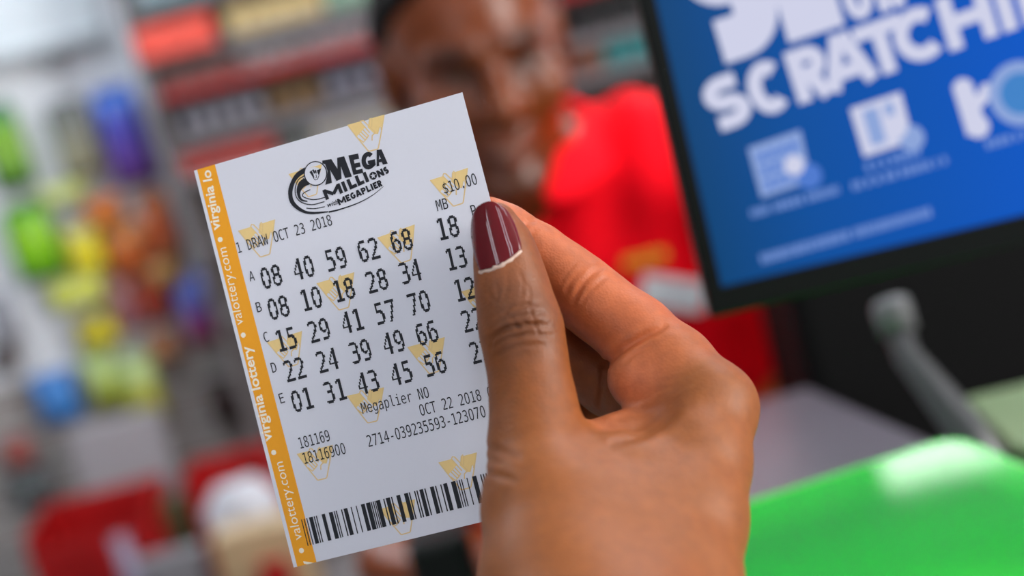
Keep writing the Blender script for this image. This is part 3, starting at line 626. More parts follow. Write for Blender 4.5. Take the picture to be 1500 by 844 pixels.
def shell_mesh(A, B):
    n = len(A); F = []
    for j in range(nv-1):
        for q in range(nu-1):
            a = j*nu+q; F.append([a, a+1, a+nu+1, a+nu]); F.append([n+a, n+a+nu, n+a+nu+1, n+a+1])
    rim = [q for q in range(nu)]+[j*nu+nu-1 for j in range(1, nv)]+[(nv-1)*nu+q for q in range(nu-2, -1, -1)]+[j*nu for j in range(nv-2, 0, -1)]
    for a, b in zip(rim, rim[1:]+rim[:1]): F.append([b, a, n+a, n+b])
    return np.concatenate([A, B]), F
A, B = nail_shell(0.35), nail_shell(-0.9, 0.03)
NV, NF = shell_mesh(A, B)
nm = mat('wine_nail_varnish', (96, 3, 16), 0.05, spec=0.5, var=0.05, scale=600)
nail = obj('thumb_nail', cam2w(NV/1000.0), NF, nm, hand, True); nail['label'] = 'glossy dark red painted thumb nail'
bm = bmesh.new(); bm.from_mesh(nail.data); bmesh.ops.recalc_face_normals(bm, faces=bm.faces[:]); bm.to_mesh(nail.data); bm.free()
# dry pale skin along the base of the nail
cu = [A[q] for q in range(nu)]
mbq = MB(); pts = []
for q in range(nu):
    s_ = -1+2*q/(nu-1); b_ = A[q].copy(); b_[1] += 0.45+0.2*math.sin(q*1.7); b_[2] += 0.75+0.2*abs(s_); pts.append(b_)
mbq.tube(cam2w(np.array(pts)/1000.0), np.array([0.0004+0.0005*math.sin(math.pi*(q+0.5)/nu)+0.00012*math.sin(q*2.3) for q in range(nu)]), 8)
cq = mbq.build('cuticle', mat('dry_cuticle', (216, 188, 172), 0.6, var=0.1, scale=1500), hand, True); cq['label'] = 'pale dry skin along the nail base'
# ------------------------------------------------------------------ sales counter and the equipment on it
def slab(name, poly, z0, z1, m, parent=None, bevel=0.006):
    """upright prism over a floor-plan polygon with softened edges"""
    bm = bmesh.new(); vs_ = [bm.verts.new((x, y, z0)) for x, y in poly]; f = bm.faces.new(vs_)
    ex = bmesh.ops.extrude_face_region(bm, geom=[f]); up = [v for v in ex['geom'] if isinstance(v, bmesh.types.BMVert)]
    bmesh.ops.translate(bm, vec=(0, 0, z1-z0), verts=up); bmesh.ops.recalc_face_normals(bm, faces=bm.faces[:])
    if bevel: bmesh.ops.bevel(bm, geom=bm.edges[:], offset=bevel, segments=3, affect='EDGES', profile=0.6)
    bm.verts.index_update(); V = [v.co[:] for v in bm.verts]; F = [[v.index for v in f_.verts] for f_ in bm.faces]; bm.free()
    return obj(name, V, F, m, parent)
CT = 1.10
counter = thing('sales_counter', (0.1, 0.95, 0), 'long grey counter between the customer and the clerk', 'counter')
slab('worktop', [(-1.4, 0.52), (1.7, 0.52), (1.7, 1.2), (-1.4, 1.2)], CT-0.04, CT, mat('counter_laminate', (132, 124, 130), 0.35, scale=40), counter)
slab('front_panel', [(-1.36, 0.56), (1.66, 0.56), (1.66, 0.60), (-1.36, 0.60)], 0.0, CT-0.04, mat('counter_panel', (70, 66, 66), 0.5), counter, 0.003)
slab('side_panel', [(-1.36, 0.6), (-1.32, 0.6), (-1.32, 1.18), (-1.36, 1.18)], 0.0, CT-0.04, mat('counter_panel', (70, 66, 66), 0.5), counter, 0.003)

# lottery terminal: low grey housing whose lid corner shows beside the hand
zt = 1.262
pA, pB, pC = PZ(1183, 566, zt), PZ(1352, 640, zt), PZ(1085, 595, zt)
d1 = (pC-pA)[:2]; d1 /= np.linalg.norm(d1); d2 = (pB-pA)[:2]; d2 /= np.linalg.norm(d2)
q0 = pA[:2]; quad = [q0, q0+d1*0.20, q0+d1*0.20+d2*0.20, q0+d2*0.20]
terminal = thing('lottery_terminal', (*(q0+d1*0.1+d2*0.1), CT), 'low grey terminal box on the counter below the monitor, behind the hand', 'terminal')
gm = mat('terminal_grey', (98, 92, 100), 0.3, scale=30, var=0.08)
slab('housing', [tuple(q) for q in quad], CT, zt-0.012, mat('terminal_dark', (40, 39, 42), 0.5), terminal, 0.004)
slab('lid', [tuple(q) for q in quad], zt-0.012, zt, gm, terminal, 0.004)

# monitor ---------------------------------------------------------------
an = math.radians(4.5)
MO = Plane(P(1043, 467, 0.62), (math.cos(an), -math.sin(an), 0), (0.0, 0.06, 1))
MW, MH = 0.40, 0.30
black_m = mat('bezel_black', (12, 16, 14), 0.5, spec=0.2)
mon = thing('monitor', (0.46, 0.84, CT), 'black framed monitor showing a bright blue lottery advert with white lettering', 'monitor')
b = MB()
BL, BB = 0.0072, 0.0122
# frame as a bevelled ring plus the back shell
outer_ = [(0, 0), (MW, 0), (MW, MH), (0, MH)]; inner_ = [(BL, BB), (MW-BL, BB), (MW-BL, MH-BL), (BL, MH-BL)]
V = []; F = []
for (pl_, hh) in ((outer_, -0.028), (outer_, -0.0015), ([(x+(0.0015 if x == 0 else -0.0015), y+(0.0015 if y == 0 else -0.0015)) for x, y in outer_], 0.0), (inner_, 0.0), (inner_, -0.004)):
    V += [MO.at(x, y, hh) for x, y in pl_]
for k_ in range(4):
    for c_ in range(4): F.append([k_*4+c_, k_*4+(c_+1) % 4, k_*4+4+(c_+1) % 4, k_*4+4+c_])
F.append([3, 2, 1, 0])
b.add(V, F); b.build('bezel', black_m, mon)
bb = MB(); V = [MO.at(x, y, -0.028) for x, y in ((0.02, 0.02), (MW-0.02, 0.02), (MW-0.02, MH-0.02), (0.02, MH-0.02))]+[MO.at(x, y, -0.06) for x, y in ((0.07, 0.06), (MW-0.07, 0.06), (MW-0.07, MH-0.06), (0.07, MH-0.06))]
bb.add(V, [[4, 5, 6, 7][::-1]]+[[c_, (c_+1) % 4, 4+(c_+1) % 4, 4+c_][::-1] for c_ in range(4)]); bb.build('back_shell', black_m, mon)
sm = bpy.data.materials.new('screen_blue'); sm.use_nodes = True; n = sm.node_tree.nodes; L = sm.node_tree.links; pb = n['Principled BSDF']
pb.inputs['Base Color'].default_value = (0.004, 0.006, 0.012, 1); pb.inputs['Roughness'].default_value = 0.25; pb.inputs['Specular IOR Level'].default_value = 0.25
tc = n.new('ShaderNodeTexCoord'); sx = n.new('ShaderNodeSeparateXYZ'); L.new(tc.outputs['Generated'], sx.inputs[0])
cr = n.new('ShaderNodeValToRGB'); e = cr.color_ramp.elements
e[0].position = 0.0; e[0].color = lin((0, 66, 118)); e[1].position = 0.42; e[1].color = lin((0, 88, 204)); e.new(0.12).color = lin((0, 78, 158))
L.new(sx.outputs[0], cr.inputs[0]); L.new(cr.outputs[0], pb.inputs['Emission Color']); pb.inputs['Emission Strength'].default_value = 0.95
k = Ink(MO); k.poly(inner_); scr = k.build('screen', sm, mon, -0.0035)
sw = emis_mat('screen_white', (214, 216, 240), 0.92)
sl = emis_mat('screen_pale_blue', (150, 176, 232), 0.85)
sp_ = emis_mat('screen_print_blue', (122, 156, 226), 0.85)
sb = emis_mat('screen_mid_blue', (84, 130, 220), 0.85)
mp = lambda x, y: MO.px(x, y)
HS = -0.0033
k = Ink(MO)
def sgn(body, a, b_, cap, bold, sp=1.0):
    V, F = lay(sans(body, bold, sp), mp(*a), mp(*b_), cap); k.add(V, F)
heavy(k, 'SII', mp(1039, 102), mp(1239, 36), ((-.03, .60), (.66, .84), (.72, .97)), 0.066, 0.285)
heavy(k, 'ON', mp(1247, 34), mp(1330, 6), ((0, .48), (.55, 1.0)), 0.018, 0.27)
o1 = k.build('advert_headline', sw, scr, HS)
k = Ink(MO)
heavy(k, 'SCRATCHIN', mp(1055, 195), mp(1490, 43), ((-.015, .125), (.13, .265), (.275, .40), (.37, .55), (.505, .665), (.625, .795), (.785, .95), (.955, 1.025), (1.035, 1.2)), 0.0228, 0.27)
k.build('advert_subheading', sw, scr, HS)
def quadpx(k_, c4): k_.poly([tuple(mp(*q)) for q in c4])
def discpx(k_, x, y, r, n_=24): k_.polypx([(x+r*math.cos(2*math.pi*t/n_), y+r*math.sin(2*math.pi*t/n_)) for t in range(n_)])
def icon_card(c4, m_, name):
    kk_ = Ink(MO); quadpx(kk_, c4); return kk_.build(name, m_, scr, HS)
c1 = [(1097, 218), (1174, 191), (1191, 266), (1117, 291)]
ic = icon_card(c1, sl, 'advert_icon')
k = Ink(MO)
for r_ in range(3):
    for q_ in range(4):
        u_, v_ = 0.14+q_*0.2, 0.16+r_*0.27
        pp = lambda u0, v0: tuple(np.array(c1[0])*(1-u0)*(1-v0)+np.array(c1[1])*u0*(1-v0)+np.array(c1[2])*u0*v0+np.array(c1[3])*(1-u0)*v0)
        k.polypx([pp(u_, v_), pp(u_+0.13, v_), pp(u_+0.13, v_+0.19), pp(u_, v_+0.19)])
k.build('card_boxes', sb, ic, HS+0.0001)
k = Ink(MO); discpx(k, 1187, 259, 19); k.build('pointing_hand', sb, ic, HS+0.0002)
k = Ink(MO); discpx(k, 1165, 243, 15); k.build('finger_tip', sw, ic, HS+0.0003)
c1 = [(1247, 160), (1322, 135), (1341, 207), (1268, 231)]
ic = icon_card(c1, sw, 'advert_icon')
k = Ink(MO); k.polypx([pp(.2, .12), pp(.5, .12), pp(.5, .85), pp(.2, .85)]); k.polypx([pp(.62, .12), pp(.8, .12), pp(.8, .38), pp(.62, .38)]); k.build('card_boxes', sl, ic, HS+0.0001)
k = Ink(MO); discpx(k, 1338, 203, 19); k.build('pointing_hand', sl, ic, HS+0.0002)
k = Ink(MO); discpx(k, 1316, 189, 15); k.build('finger_tip', sw, ic, HS+0.0003)
k = Ink(MO)
for c_ in ([(1398, 128), (1425, 118), (1452, 192), (1420, 200)], [(1420, 150), (1450, 125), (1458, 140), (1435, 165)]): quadpx(k, c_)
discpx(k, 1414, 130, 15); discpx(k, 1436, 186, 17); discpx(k, 1449, 133, 11); ic = k.build('advert_icon', sw, scr, HS)
k = Ink(MO); discpx(k, 1499, 137, 48, 36); k.build('round_token', sl, ic, HS+0.0001)
k = Ink(MO); discpx(k, 1499, 137, 31, 36); k.build('token_centre', emis_mat('screen_token_blue', (70, 140, 214), 0.85), ic, HS+0.0002)
# unreadable small print under the pictures
k = Ink(MO); rr = random.Random(3)
def small_print(a, b_, hh):
    a, b_ = np.array(mp(*a)), np.array(mp(*b_)); ln_ = np.linalg.norm(b_-a); u_ = (b_-a)/ln_; v_ = np.array([-u_[1], u_[0]]); s_ = 0
    while s_ < ln_:
        w_ = rr.uniform(0.0011, 0.0024)
        k.add([a+u_*s_, a+u_*min(ln_, s_+w_), a+u_*min(ln_, s_+w_)+v_*hh, a+u_*s_+v_*hh], [[0, 1, 2, 3]]); s_ += w_+(0.0007 if rr.random() < 0.8 else 0.002)
small_print((1103, 320), (1232, 284), 0.0034); small_print((1272, 252), (1352, 228), 0.0034); small_print((1252, 280), (1393, 240), 0.0034)
small_print((1449, 219), (1560, 188), 0.0034); small_print((1118, 388), (1368, 318), 0.0040)
k.build('advert_small_print', sp_, scr, HS)
# neck and foot of the monitor, standing on the counter
b = MB(); nb = np.array([0.46, 0.84, CT])
b.tube([MO.at(MW*0.75, 0.12, -0.058), MO.at(MW*0.78, 0.08, -0.10), nb+np.array([0, -0.02, 0.16]), nb+np.array([0, 0, 0.01])], [0.022, 0.022, 0.024, 0.026], 16); b.build('neck', black_m, mon, True)
b = MB(); b.box(nb+np.array([0, 0.0, 0.008]), (0.20, 0.16, 0.016), bevel=0.006); b.build('foot', black_m, mon)

# black printer cabinet behind and below the monitor
def at_depth(x, y, d): return P(x, y, d)
xl = PY(1180, 540, 1.02)[0]
printer = thing('ticket_printer', (xl+0.24, 1.09, CT), 'large matt black ticket printer under the monitor, right of the red shirt', 'printer')
pm = mat('printer_black', (8, 8, 9), 0.7, spec=0.15)
b = MB(); b.box((xl+0.24, 1.095, CT+0.16), (0.48, 0.15, 0.32), bevel=0.012, seg=3); b.build('housing', pm, printer)
b = MB(); b.box((xl+0.30, 1.017, CT+0.19), (0.18, 0.012, 0.03), bevel=0.003); b.build('paper_slot', mat('printer_slot', (28, 28, 30), 0.4), printer)

# grey support arm leaning in front of the printer
arm = thing('support_arm', (*P(1440, 662, 0.80)[:2], CT), 'slim grey metal arm leaning in front of the black printer', 'metal arm')
am = mat('arm_grey', (92, 92, 94), 0.35, metal=0.35)
e0, e1, e2 = P(1306, 452, 0.85), P(1328, 520, 0.84), P(1418, 632, 0.81)
e3 = P(1440, 662, 0.80); e4 = e3.copy(); e4[2] = CT+0.006
b = MB(); b.tube([e0, e1, e2, e3, e4], [0.0085, 0.0078, 0.0115, 0.0115, 0.0115], 14); b.build('tube', am, arm, True)
b = MB(); b.tube([e0+(e0-e1)*0.15, e0, e0*0.5+e1*0.5], [0.0105, 0.0118, 0.0112], 16); b.build('end_cap', mat('arm_cap', (112, 112, 114), 0.4), arm, True)
b = MB(); b.box((e4[0], e4[1], CT+0.004), (0.06, 0.06, 0.008), bevel=0.003); b.build('foot', am, arm)

# pale green payment pad at the right edge
zt2 = P(1460, 600, 0.90)[2]
qd = [PZ(1412, 582, zt2)[:2], PZ(1500, 562, zt2)[:2]+np.array([0.03, 0.0]), PZ(1500, 668, zt2)[:2]+np.array([0.03, 0]), PZ(1488, 655, zt2)[:2]]
cc0 = sum(qd)/4
pad = thing('change_tray', (cc0[0], cc0[1], CT), 'pale green plastic tray on a dark stand at the right edge', 'tray')
gm2 = mat('pale_green_plastic', (128, 146, 108), 0.3, var=0.08)
cq_ = sum(qd)/4
slab('tray_plate', [tuple(q) for q in qd], zt2-0.01, zt2, gm2, pad, 0.003)
b = MB(); b.tube([(cq_[0], cq_[1], CT), (cq_[0], cq_[1], CT+0.01), (cq_[0], cq_[1], CT+0.012), (cq_[0], cq_[1], zt2-0.009)], [0.05, 0.05, 0.014, 0.014], 20); b.build('stand', black_m, pad, True)

# green acrylic slip box ------------------------------------------------
zb = 1.318
c0 = PZ(1398, 640, zb); cl_ = PZ(1090, 738, zb); cr_ = PZ(1520, 692, zb)
d1 = (cl_-c0)[:2]; d1 /= np.linalg.norm(d1); d2 = (cr_-c0)[:2]; d2 = d2-d1*np.dot(d1, d2)*0.0; d2 /= np.linalg.norm(d2)
acr = bpy.data.materials.new('green_acrylic'); acr.use_nodes = True; n = acr.node_tree.nodes; L = acr.node_tree.links; n.remove(n['Principled BSDF'])
tr = n.new('ShaderNodeBsdfTransparent'); tr.inputs[0].default_value = (0.44, 1.0, 0.30, 1)
gl = n.new('ShaderNodeBsdfGlossy'); gl.inputs['Roughness'].default_value = 0.06
tl = n.new('ShaderNodeBsdfTranslucent'); tl.inputs[0].default_value = (0.06, 0.95, 0.10, 1)
df = n.new('ShaderNodeBsdfDiffuse'); df.inputs[0].default_value = (0.02, 0.86, 0.12, 1)
nz = n.new('ShaderNodeTexNoise'); nz.inputs['Scale'].default_value = 14
m1 = n.new('ShaderNodeMixShader'); m1.inputs[0].default_value = 0.5; L.new(tl.outputs[0], m1.inputs[1]); L.new(df.outputs[0], m1.inputs[2])
m2 = n.new('ShaderNodeMixShader'); m2.inputs[0].default_value = 0.40; L.new(tr.outputs[0], m2.inputs[1]); L.new(m1.outputs[0], m2.inputs[2])
fr = n.new('ShaderNodeFresnel'); fr.inputs[0].default_value = 1.12; m3 = n.new('ShaderNodeMixShader'); L.new(fr.outputs[0], m3.inputs[0]); L.new(m2.outputs[0], m3.inputs[1]); L.new(gl.outputs[0], m3.inputs[2])
L.new(m3.outputs[0], n['Material Output'].inputs[0])
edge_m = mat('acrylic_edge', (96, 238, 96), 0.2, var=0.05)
Q0 = c0[:2]; LA, LB = 0.30, 0.16
X_ = lambda a, b_: tuple(Q0+d1*a+d2*b_)
box = thing('acrylic_slip_box', (*X_(LA/2, LB/2), CT), 'bright green see-through acrylic box of paper slips at the lower right', 'acrylic box')
def rc(a0, b0, a1, b1, r):
    return [X_(a, b_) for a, b_ in round_rect(a0, b0, a1, b1, r, 4)]
slab('lid', rc(0, 0, LA, LB, 0.012), zb-0.004, zb, acr, box, 0.0012)
for a0, b0, a1, b1 in ((0.003, 0.003, LA-0.003, 0.007), (0.003, 0.008, 0.007, LB-0.003), (LA-0.007, 0.008, LA-0.003, LB-0.003)):
    slab('wall_pane', [X_(a0, b0), X_(a1, b0), X_(a1, b1), X_(a0, b1)], CT+0.001, zb-0.0045, acr, box, 0.001)
# rim in brighter green: light leaving the sheet edge put into the colour
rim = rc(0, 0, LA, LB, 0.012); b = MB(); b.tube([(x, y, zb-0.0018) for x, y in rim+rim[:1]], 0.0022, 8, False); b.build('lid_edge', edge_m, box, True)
slips = thing('paper_slip_stack', (*X_(0.17, 0.11), CT+0.002), 'stack of pale play slips inside the green acrylic box', 'paper slips')
pmx = mat('slip_paper', (245, 240, 120), 0.7)
slab('slip_block', [X_(0.03, 0.068), X_(0.28, 0.068), X_(0.28, 0.15), X_(0.03, 0.15)], CT+0.002, zb-0.018, pmx, slips, 0.002)
slab('top_slip', [X_(0.035, 0.075), X_(0.285, 0.070), X_(0.285, 0.146), X_(0.035, 0.149)], zb-0.0178, zb-0.017, mat('slip_top', (248, 246, 140), 0.7), slips, 0)

# card reader added to fill the shaded dark gap beside the clerk's arm
cr0 = P(640, 800, 1.06)
rd = thing('card_reader', (cr0[0], cr0[1], CT), 'small black card reader with teal keypad on the counter under the ticket', 'card reader')
zr_ = P(640, 790, 1.06)[2]
b = MB(); b.box((cr0[0], cr0[1]+0.02, (CT+zr_)/2), (0.048, 0.05, zr_-CT), bevel=0.006, seg=3); b.build('housing', black_m, rd)
b = MB(); b.box((cr0[0]+0.004, cr0[1]-0.006, CT+(zr_-CT)*0.42), (0.032, 0.004, (zr_-CT)*0.34), bevel=0.0012); b.build('keypad', mat('keypad_teal', (16, 118, 116), 0.5), rd)

# ------------------------------------------------------------------ the clerk behind the counter
eye = P(718, 100, 1.225); hyaw, hpit, hrol = math.radians(7), math.radians(-8), math.radians(0)
# head frame: x to the viewer's right, y up, z towards the viewer
ry = np.array([[math.cos(hyaw), 0, math.sin(hyaw)], [0, 1, 0], [-math.sin(hyaw), 0, math.cos(hyaw)]])
rx_ = np.array([[1, 0, 0], [0, math.cos(hpit), math.sin(hpit)], [0, -math.sin(hpit), math.cos(hpit)]])
HR = ry @ rx_                                        # head axes -> upright axes
TOW = np.array([[1, 0, 0], [0, 0, -1], [0, 1, 0]], float)   # upright (x, y up, z to viewer) -> world
HM = TOW @ HR; HSC = 1.05
HC = eye-HM @ np.array([0, 5, 70])*HSC/1000
def HG(G):
    """world grid (metres) -> head millimetres"""
    x, y, z = (G[i]-HC[i] for i in range(3)); A_ = HM.T/HSC*1000
    return [np.float32(A_[i, 0])*x+np.float32(A_[i, 1])*y+np.float32(A_[i, 2])*z for i in range(3)]
def head_field(G):
    g = HG(G); E = ell
    d = E(g, (0, 36, -14), (75, 80, 92))
    d = smin(d, E(g, (0, -24, 16), (62, 84, 66)), 22)
    for s_ in (-1, 1):
        d = smin(d, rcone(g, (s_*50, -52, -5), (s_*14, -98, 50), 20, 19), 22)
        d = smin(d, E(g, (s_*40, -22, 56), (26, 24, 22)), 16)
        d = smax(d, -E(g, (s_*31, 6, 94), (21, 14, 26)), 10)
        d = smin(d, rcone(g, (s_*14, 24, 78), (s_*46, 22, 62), 9, 7), 12)
        d = smin(d, E(g, (s_*31, 3, 61), (14, 12, 12)), 3)
        d = smin(d, E(g, (s_*78, -2, -8), (9, 32, 19)), 6)
        d = smax(d, -E(g, (s_*82, 0, -2), (5, 20, 9)), 3)
    d = smin(d, rcone(g, (0, 14, 76), (0, -26, 98), 8, 12), 8)
    for s_ in (-1, 1): d = smin(d, E(g, (s_*13, -30, 86), (10, 8, 11)), 5)
    d = smin(d, E(g, (0, -100, 60), (22, 16, 17)), 14)
    d = smin(d, chain(g, [(-30, -52, 66, 5), (-12, -56, 79, 7), (0, -58, 81, 7), (12, -56, 79, 7), (30, -52, 66, 5)], 4), 6)
    d = smin(d, chain(g, [(-26, -58, 67, 4), (0, -72, 79, 8), (26, -58, 67, 4)], 4), 6)
    d = smax(d, -chain(g, [(-27, -55, 76, 2.5), (0, -64, 90, 3.5), (27, -55, 76, 2.5)], 2), 4)
    d = smin(d, rcone(g, (0, -70, -28), (0, -150, -46), 54, 58), 18)
    return d*np.float32(HSC/1000)
SR, SL = (-0.09, 1.44, 1.36), (0.225, 1.37, 1.372)
def arm_r(G, e=0.0): return chain(G, [(*SR, .062+e), (-.135, 1.42, 1.14, .05+e)], .02)
def arm_l(G, e=0.0): return chain(G, [(*SL, .062+e), (.285, 1.35, 1.15, .05+e)], .02)
def man_body(G):
    d = head_field(G)
    tor = smin(ell(G, (.075, 1.41, 1.20), (.165, .115, .21)), ell(G, (.075, 1.41, 0.98), (.16, .12, .2)), .08)
    tor = smin(tor, chain(G, [(*SR, .06), (0.035, 1.41, 1.41, .058), (*SL, .06)], .04), .06)
    tor = smin(tor, ell(G, (.075, 1.41, .88), (.16, .125, .12)), .06)
    d = smin(d, tor, .035)
    for J_, W_, s_ in (([(*SR, .055), (-.135, 1.42, 1.14, .042)], [(-.135, 1.42, 1.14, .042), (-.16, 1.25, 1.142, .031), (-.165, 1.19, 1.137, .027)], 1), ([(*SL, .055), (.285, 1.35, 1.15, .042)], [(.285, 1.35, 1.15, .042), (.19, 1.22, 1.15, .032), (.15, 1.165, 1.137, .027)], -1)):
        a = smin(chain(G, J_, .02), chain(G, W_, .015), .02)
        w = np.array(W_[-1][:3]); dr = np.array([0.75*s_, -0.62, 0]); dr /= np.linalg.norm(dr); sd = np.array([dr[1], -dr[0], 0])
        pc = w+dr*.05; hnd = smin(rcone(G, w, pc, .024, .022), rcone(G, w+sd*.018, pc+sd*.022+dr*.03, .016, .013), .015); hnd = smin(hnd, rcone(G, w-sd*.018, pc-sd*.022+dr*.03, .016, .013), .015)
        for q in range(4):
            off = (-.03+.02*q); k0 = pc+sd*off+dr*.035; ln_ = (.062, .07, .066, .05)[q]
            k1 = k0+dr*ln_*.5+np.array([0, 0, .006]); k2 = k0+dr*ln_+np.array([0, 0, -.010])
            hnd = smin(hnd, chain(G, [(*(pc+sd*off*.8), .012), (*k0, .0105), (*k1, .0095), (*k2, .008)], .004), .003)
        t0 = w+dr*.02-sd*.024*s_; hnd = smin(hnd, chain(G, [(*t0, .014), (*(t0+dr*.035-sd*.022*s_), .012), (*(t0+dr*.068-sd*.026*s_+np.array([0, 0, -.006])), .010)], .006), .008)
        a = smin(a, hnd, .012); d = smin(d, a, .02)
    return d
lo2, hi2, h2 = (-.36, 1.02, .80), (.40, 1.60, 1.72), .005
G2 = grid(lo2, hi2, h2); D = man_body(G2); V, Q = surface_nets(D, lo2, h2)
# finer mesh for the head alone, joined at the throat by using one field: rebuild whole at head resolution
V, Q = surface_nets(D, lo2, h2); Q = outward(V-V.mean(0), Q); V = relax(V, Q, 1)
man = thing('person', (0.075, 1.41, 0.0), 'smiling dark-haired clerk in a red polo shirt looking down behind the ticket', 'person')
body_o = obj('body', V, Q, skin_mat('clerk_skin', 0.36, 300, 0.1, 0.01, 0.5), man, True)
g = HG((V[:, 0], V[:, 1], V[:, 2])); tone = np.tile(lina((118, 52, 10)), (len(V), 1))
hz = g[1] > -125
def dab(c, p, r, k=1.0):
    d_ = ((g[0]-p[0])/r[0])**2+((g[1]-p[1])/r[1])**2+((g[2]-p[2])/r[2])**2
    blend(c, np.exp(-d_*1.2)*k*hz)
for s_ in (-1, 1):
    dab((34, 20, 15), (s_*31, 5, 72), (22, 10, 20), 0.97); dab((28, 17, 13), (s_*31, 25, 74), (24, 9, 24), 0.97)  # dark eyes and brows; socket shade is put into the lid colour
    dab((76, 38, 20), (s_*31, -8, 74), (18, 9, 16), 0.6); dab((140, 76, 44), (s_*42, -24, 74), (18, 14, 20), 0.5)
dab((140, 78, 48), (0, -20, 100), (10, 14, 16), 0.5)
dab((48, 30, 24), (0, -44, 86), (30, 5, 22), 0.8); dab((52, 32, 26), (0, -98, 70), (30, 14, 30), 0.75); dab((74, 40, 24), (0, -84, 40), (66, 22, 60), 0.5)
dab((120, 62, 52), (0, -58, 86), (26, 5, 16), 0.8); dab((130, 68, 58), (0, -73, 86), (22, 6, 16), 0.8); dab((225, 215, 205), (0, -63.5, 80), (20, 3.5, 14), 0.3)
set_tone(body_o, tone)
# hair
gh = grid((HC[0]-.12, HC[1]-.13, HC[2]-.08), (HC[0]+.12, HC[1]+.14, HC[2]+.16), .004)
def hair_field(G):
    q = HG(G); d = ell(q, (0, 38, -18), (83, 88, 98))+3*np.sin(q[0]*0.16)*np.sin(q[1]*0.19)*np.sin(q[2]*0.17)
    cut = -(q[1]-92+(68-q[2])*0.92)*0.74
    inner = -(head_field(G)*(1000/HSC)+1.5)
    return smax(smax(d, cut, 8), inner, 2)*np.float32(HSC/1000)
D = hair_field(gh); V, Q = surface_nets(D, (HC[0]-.12, HC[1]-.13, HC[2]-.08), .004); Q = outward(V-V.mean(0), Q)
obj('hair', V, Q, mat('hair_black', (16, 10, 8), 0.75, spec=0.12, bump=0.6, scale=180), man, True)
# polo shirt: a shell over chest and upper arms
def shirt_field(G):
    e = .016
    tor = smin(ell(G, (.075, 1.41, 1.20), (.168+e, .115+e, .21+e)), ell(G, (.075, 1.41, 0.98), (.165+e, .128+e, .21+e)), .08)
    tor = smin(tor, chain(G, [(*SR, .062+e), (0.035, 1.41, 1.40, .060+e), (*SL, .062+e)], .04), .06)
    tor = smin(tor, ell(G, (.075, 1.41, .88), (.165+e, .135+e, .12+e)), .06)
    sl_ = smin(arm_r(G, .012), arm_l(G, .012), .01)
    d = smin(tor, sl_, .03)
    x, y, z = G
    d = d+np.float32(.0045)*np.sin(x*62+z*30+1.1)*np.sin(z*34-x*30)+np.float32(.003)*np.sin(x*95-z*20)      # cloth folds
    d = smax(d, .90-z+0*x, .004)
    d = smax(d, -rcone(G, (0.03, 1.33, 1.45), (0.03, 1.36, 1.47), .062, .075), .01)      # neck opening
    for s_, c_ in ((1, SL), (-1, SR)):                                          # sleeve hems
        d = smax(d, np.minimum((1.175+(-.12)*(s_*x-.27))-z, .2-s_*x)*np.float32(1.0)*-1*-1, .004) if False else d
    return d
lo3, hi3 = (-.38, 1.20, .86), (.42, 1.60, 1.50)
G3 = grid(lo3, hi3, .006); D = shirt_field(G3)
D = smax(D, -(man_body(G3)+np.float32(.002)), .002)                          # hollow: the body stays inside
hem = np.where(np.abs(G3[0]-.07) > .19, 1.175-G3[2], -1.0).astype(np.float32)+0*D
D = np.maximum(D, hem)
V, Q = surface_nets(D, lo3, .006); Q = outward(V-V.mean(0), Q); V = relax(V, Q, 2)
red_m = mat('polo_red', (246, 0, 24), 0.8, spec=0.12, var=0.07, scale=25)
shirt = obj('polo_shirt', V, Q, red_m, man, True); shirt['label'] = 'bright red polo shirt with a white name tag'
# collar wings
def collar(s_):
    b = MB(); pts = []
    N_ = 7
    for r_ in range(2):
        for q in range(N_):
            t = q/(N_-1); a = math.radians(200-150*t) if s_ > 0 else math.radians(-20+150*t)
            a = math.radians(-90+s_*(8+118*t))
            R_ = .078+.020*r_+.016*(1-t)*r_
            x_, y_ = .03+R_*math.cos(a), 1.375+(R_+.004)*math.sin(a)
            z_ = 1.445+.03*t-.012-r_*(.045-.012*t)
            pts.append((x_, y_, z_))
    pts = np.array(pts); out = pts.copy(); out[:, :2] += (pts[:, :2]-np.array([.03, 1.375]))*0.07; out[:, 2] += .002
    n_ = 2*N_; F = []
    for q in range(N_-1):
        F.append([q, q+1, N_+q+1, N_+q]); F.append([n_+q, n_+N_+q, n_+N_+q+1, n_+q+1])
        F.append([q, n_+q, n_+q+1, q+1]); F.append([N_+q, N_+q+1, n_+N_+q+1, n_+N_+q])
    F.append([0, N_, n_+N_, n_]); F.append([N_-1, n_+N_-1, n_+2*N_-1, 2*N_-1])
    b.add(np.concatenate([pts, out]), F); o = b.build('collar', red_m, shirt, True)
    md = o.modifiers.new('s', 'SUBSURF'); md.levels = md.render_levels = 2
collar(1); collar(-1)
# name tag and embroidered line on the chest
tree = BVHTree.FromPolygons([tuple(v) for v in V], [tuple(int(i_) for i_ in f_) for f_ in Q])
def on_shirt(x, y):
    v = ray(x, y); p_, n_, _, d_ = tree.ray_cast(Vector(CAM), Vector(v).normalized()); 
    return (np.array(p_), np.array(n_)) if p_ is not None else (P(x, y, 1.3), np.array([0, -1, 0]))
pt, nt_ = on_shirt(982, 430); pl_, _ = on_shirt(935, 424); pr_, _ = on_shirt(1030, 437)
ex_ = pr_-pl_; TG = Plane(pt+nt_*0.004, ex_, np.cross(nt_, ex_))
tg = MB(); tg.prism(round_rect(-.031, -.0145, .031, .0145, .003), 0, .003, TG); tg_o = tg.build('name_tag', mat('name_tag_white', (246, 246, 250), 0.35), shirt); tg_o['label'] = 'white name tag'
k = Ink(TG); k.poly([(-.018, -.002), (.02, -.002), (.02, .004), (-.018, .004)]); 
k.build('name_line', mat('name_tag_grey', (196, 196, 204), 0.4), tg_o, .0032)
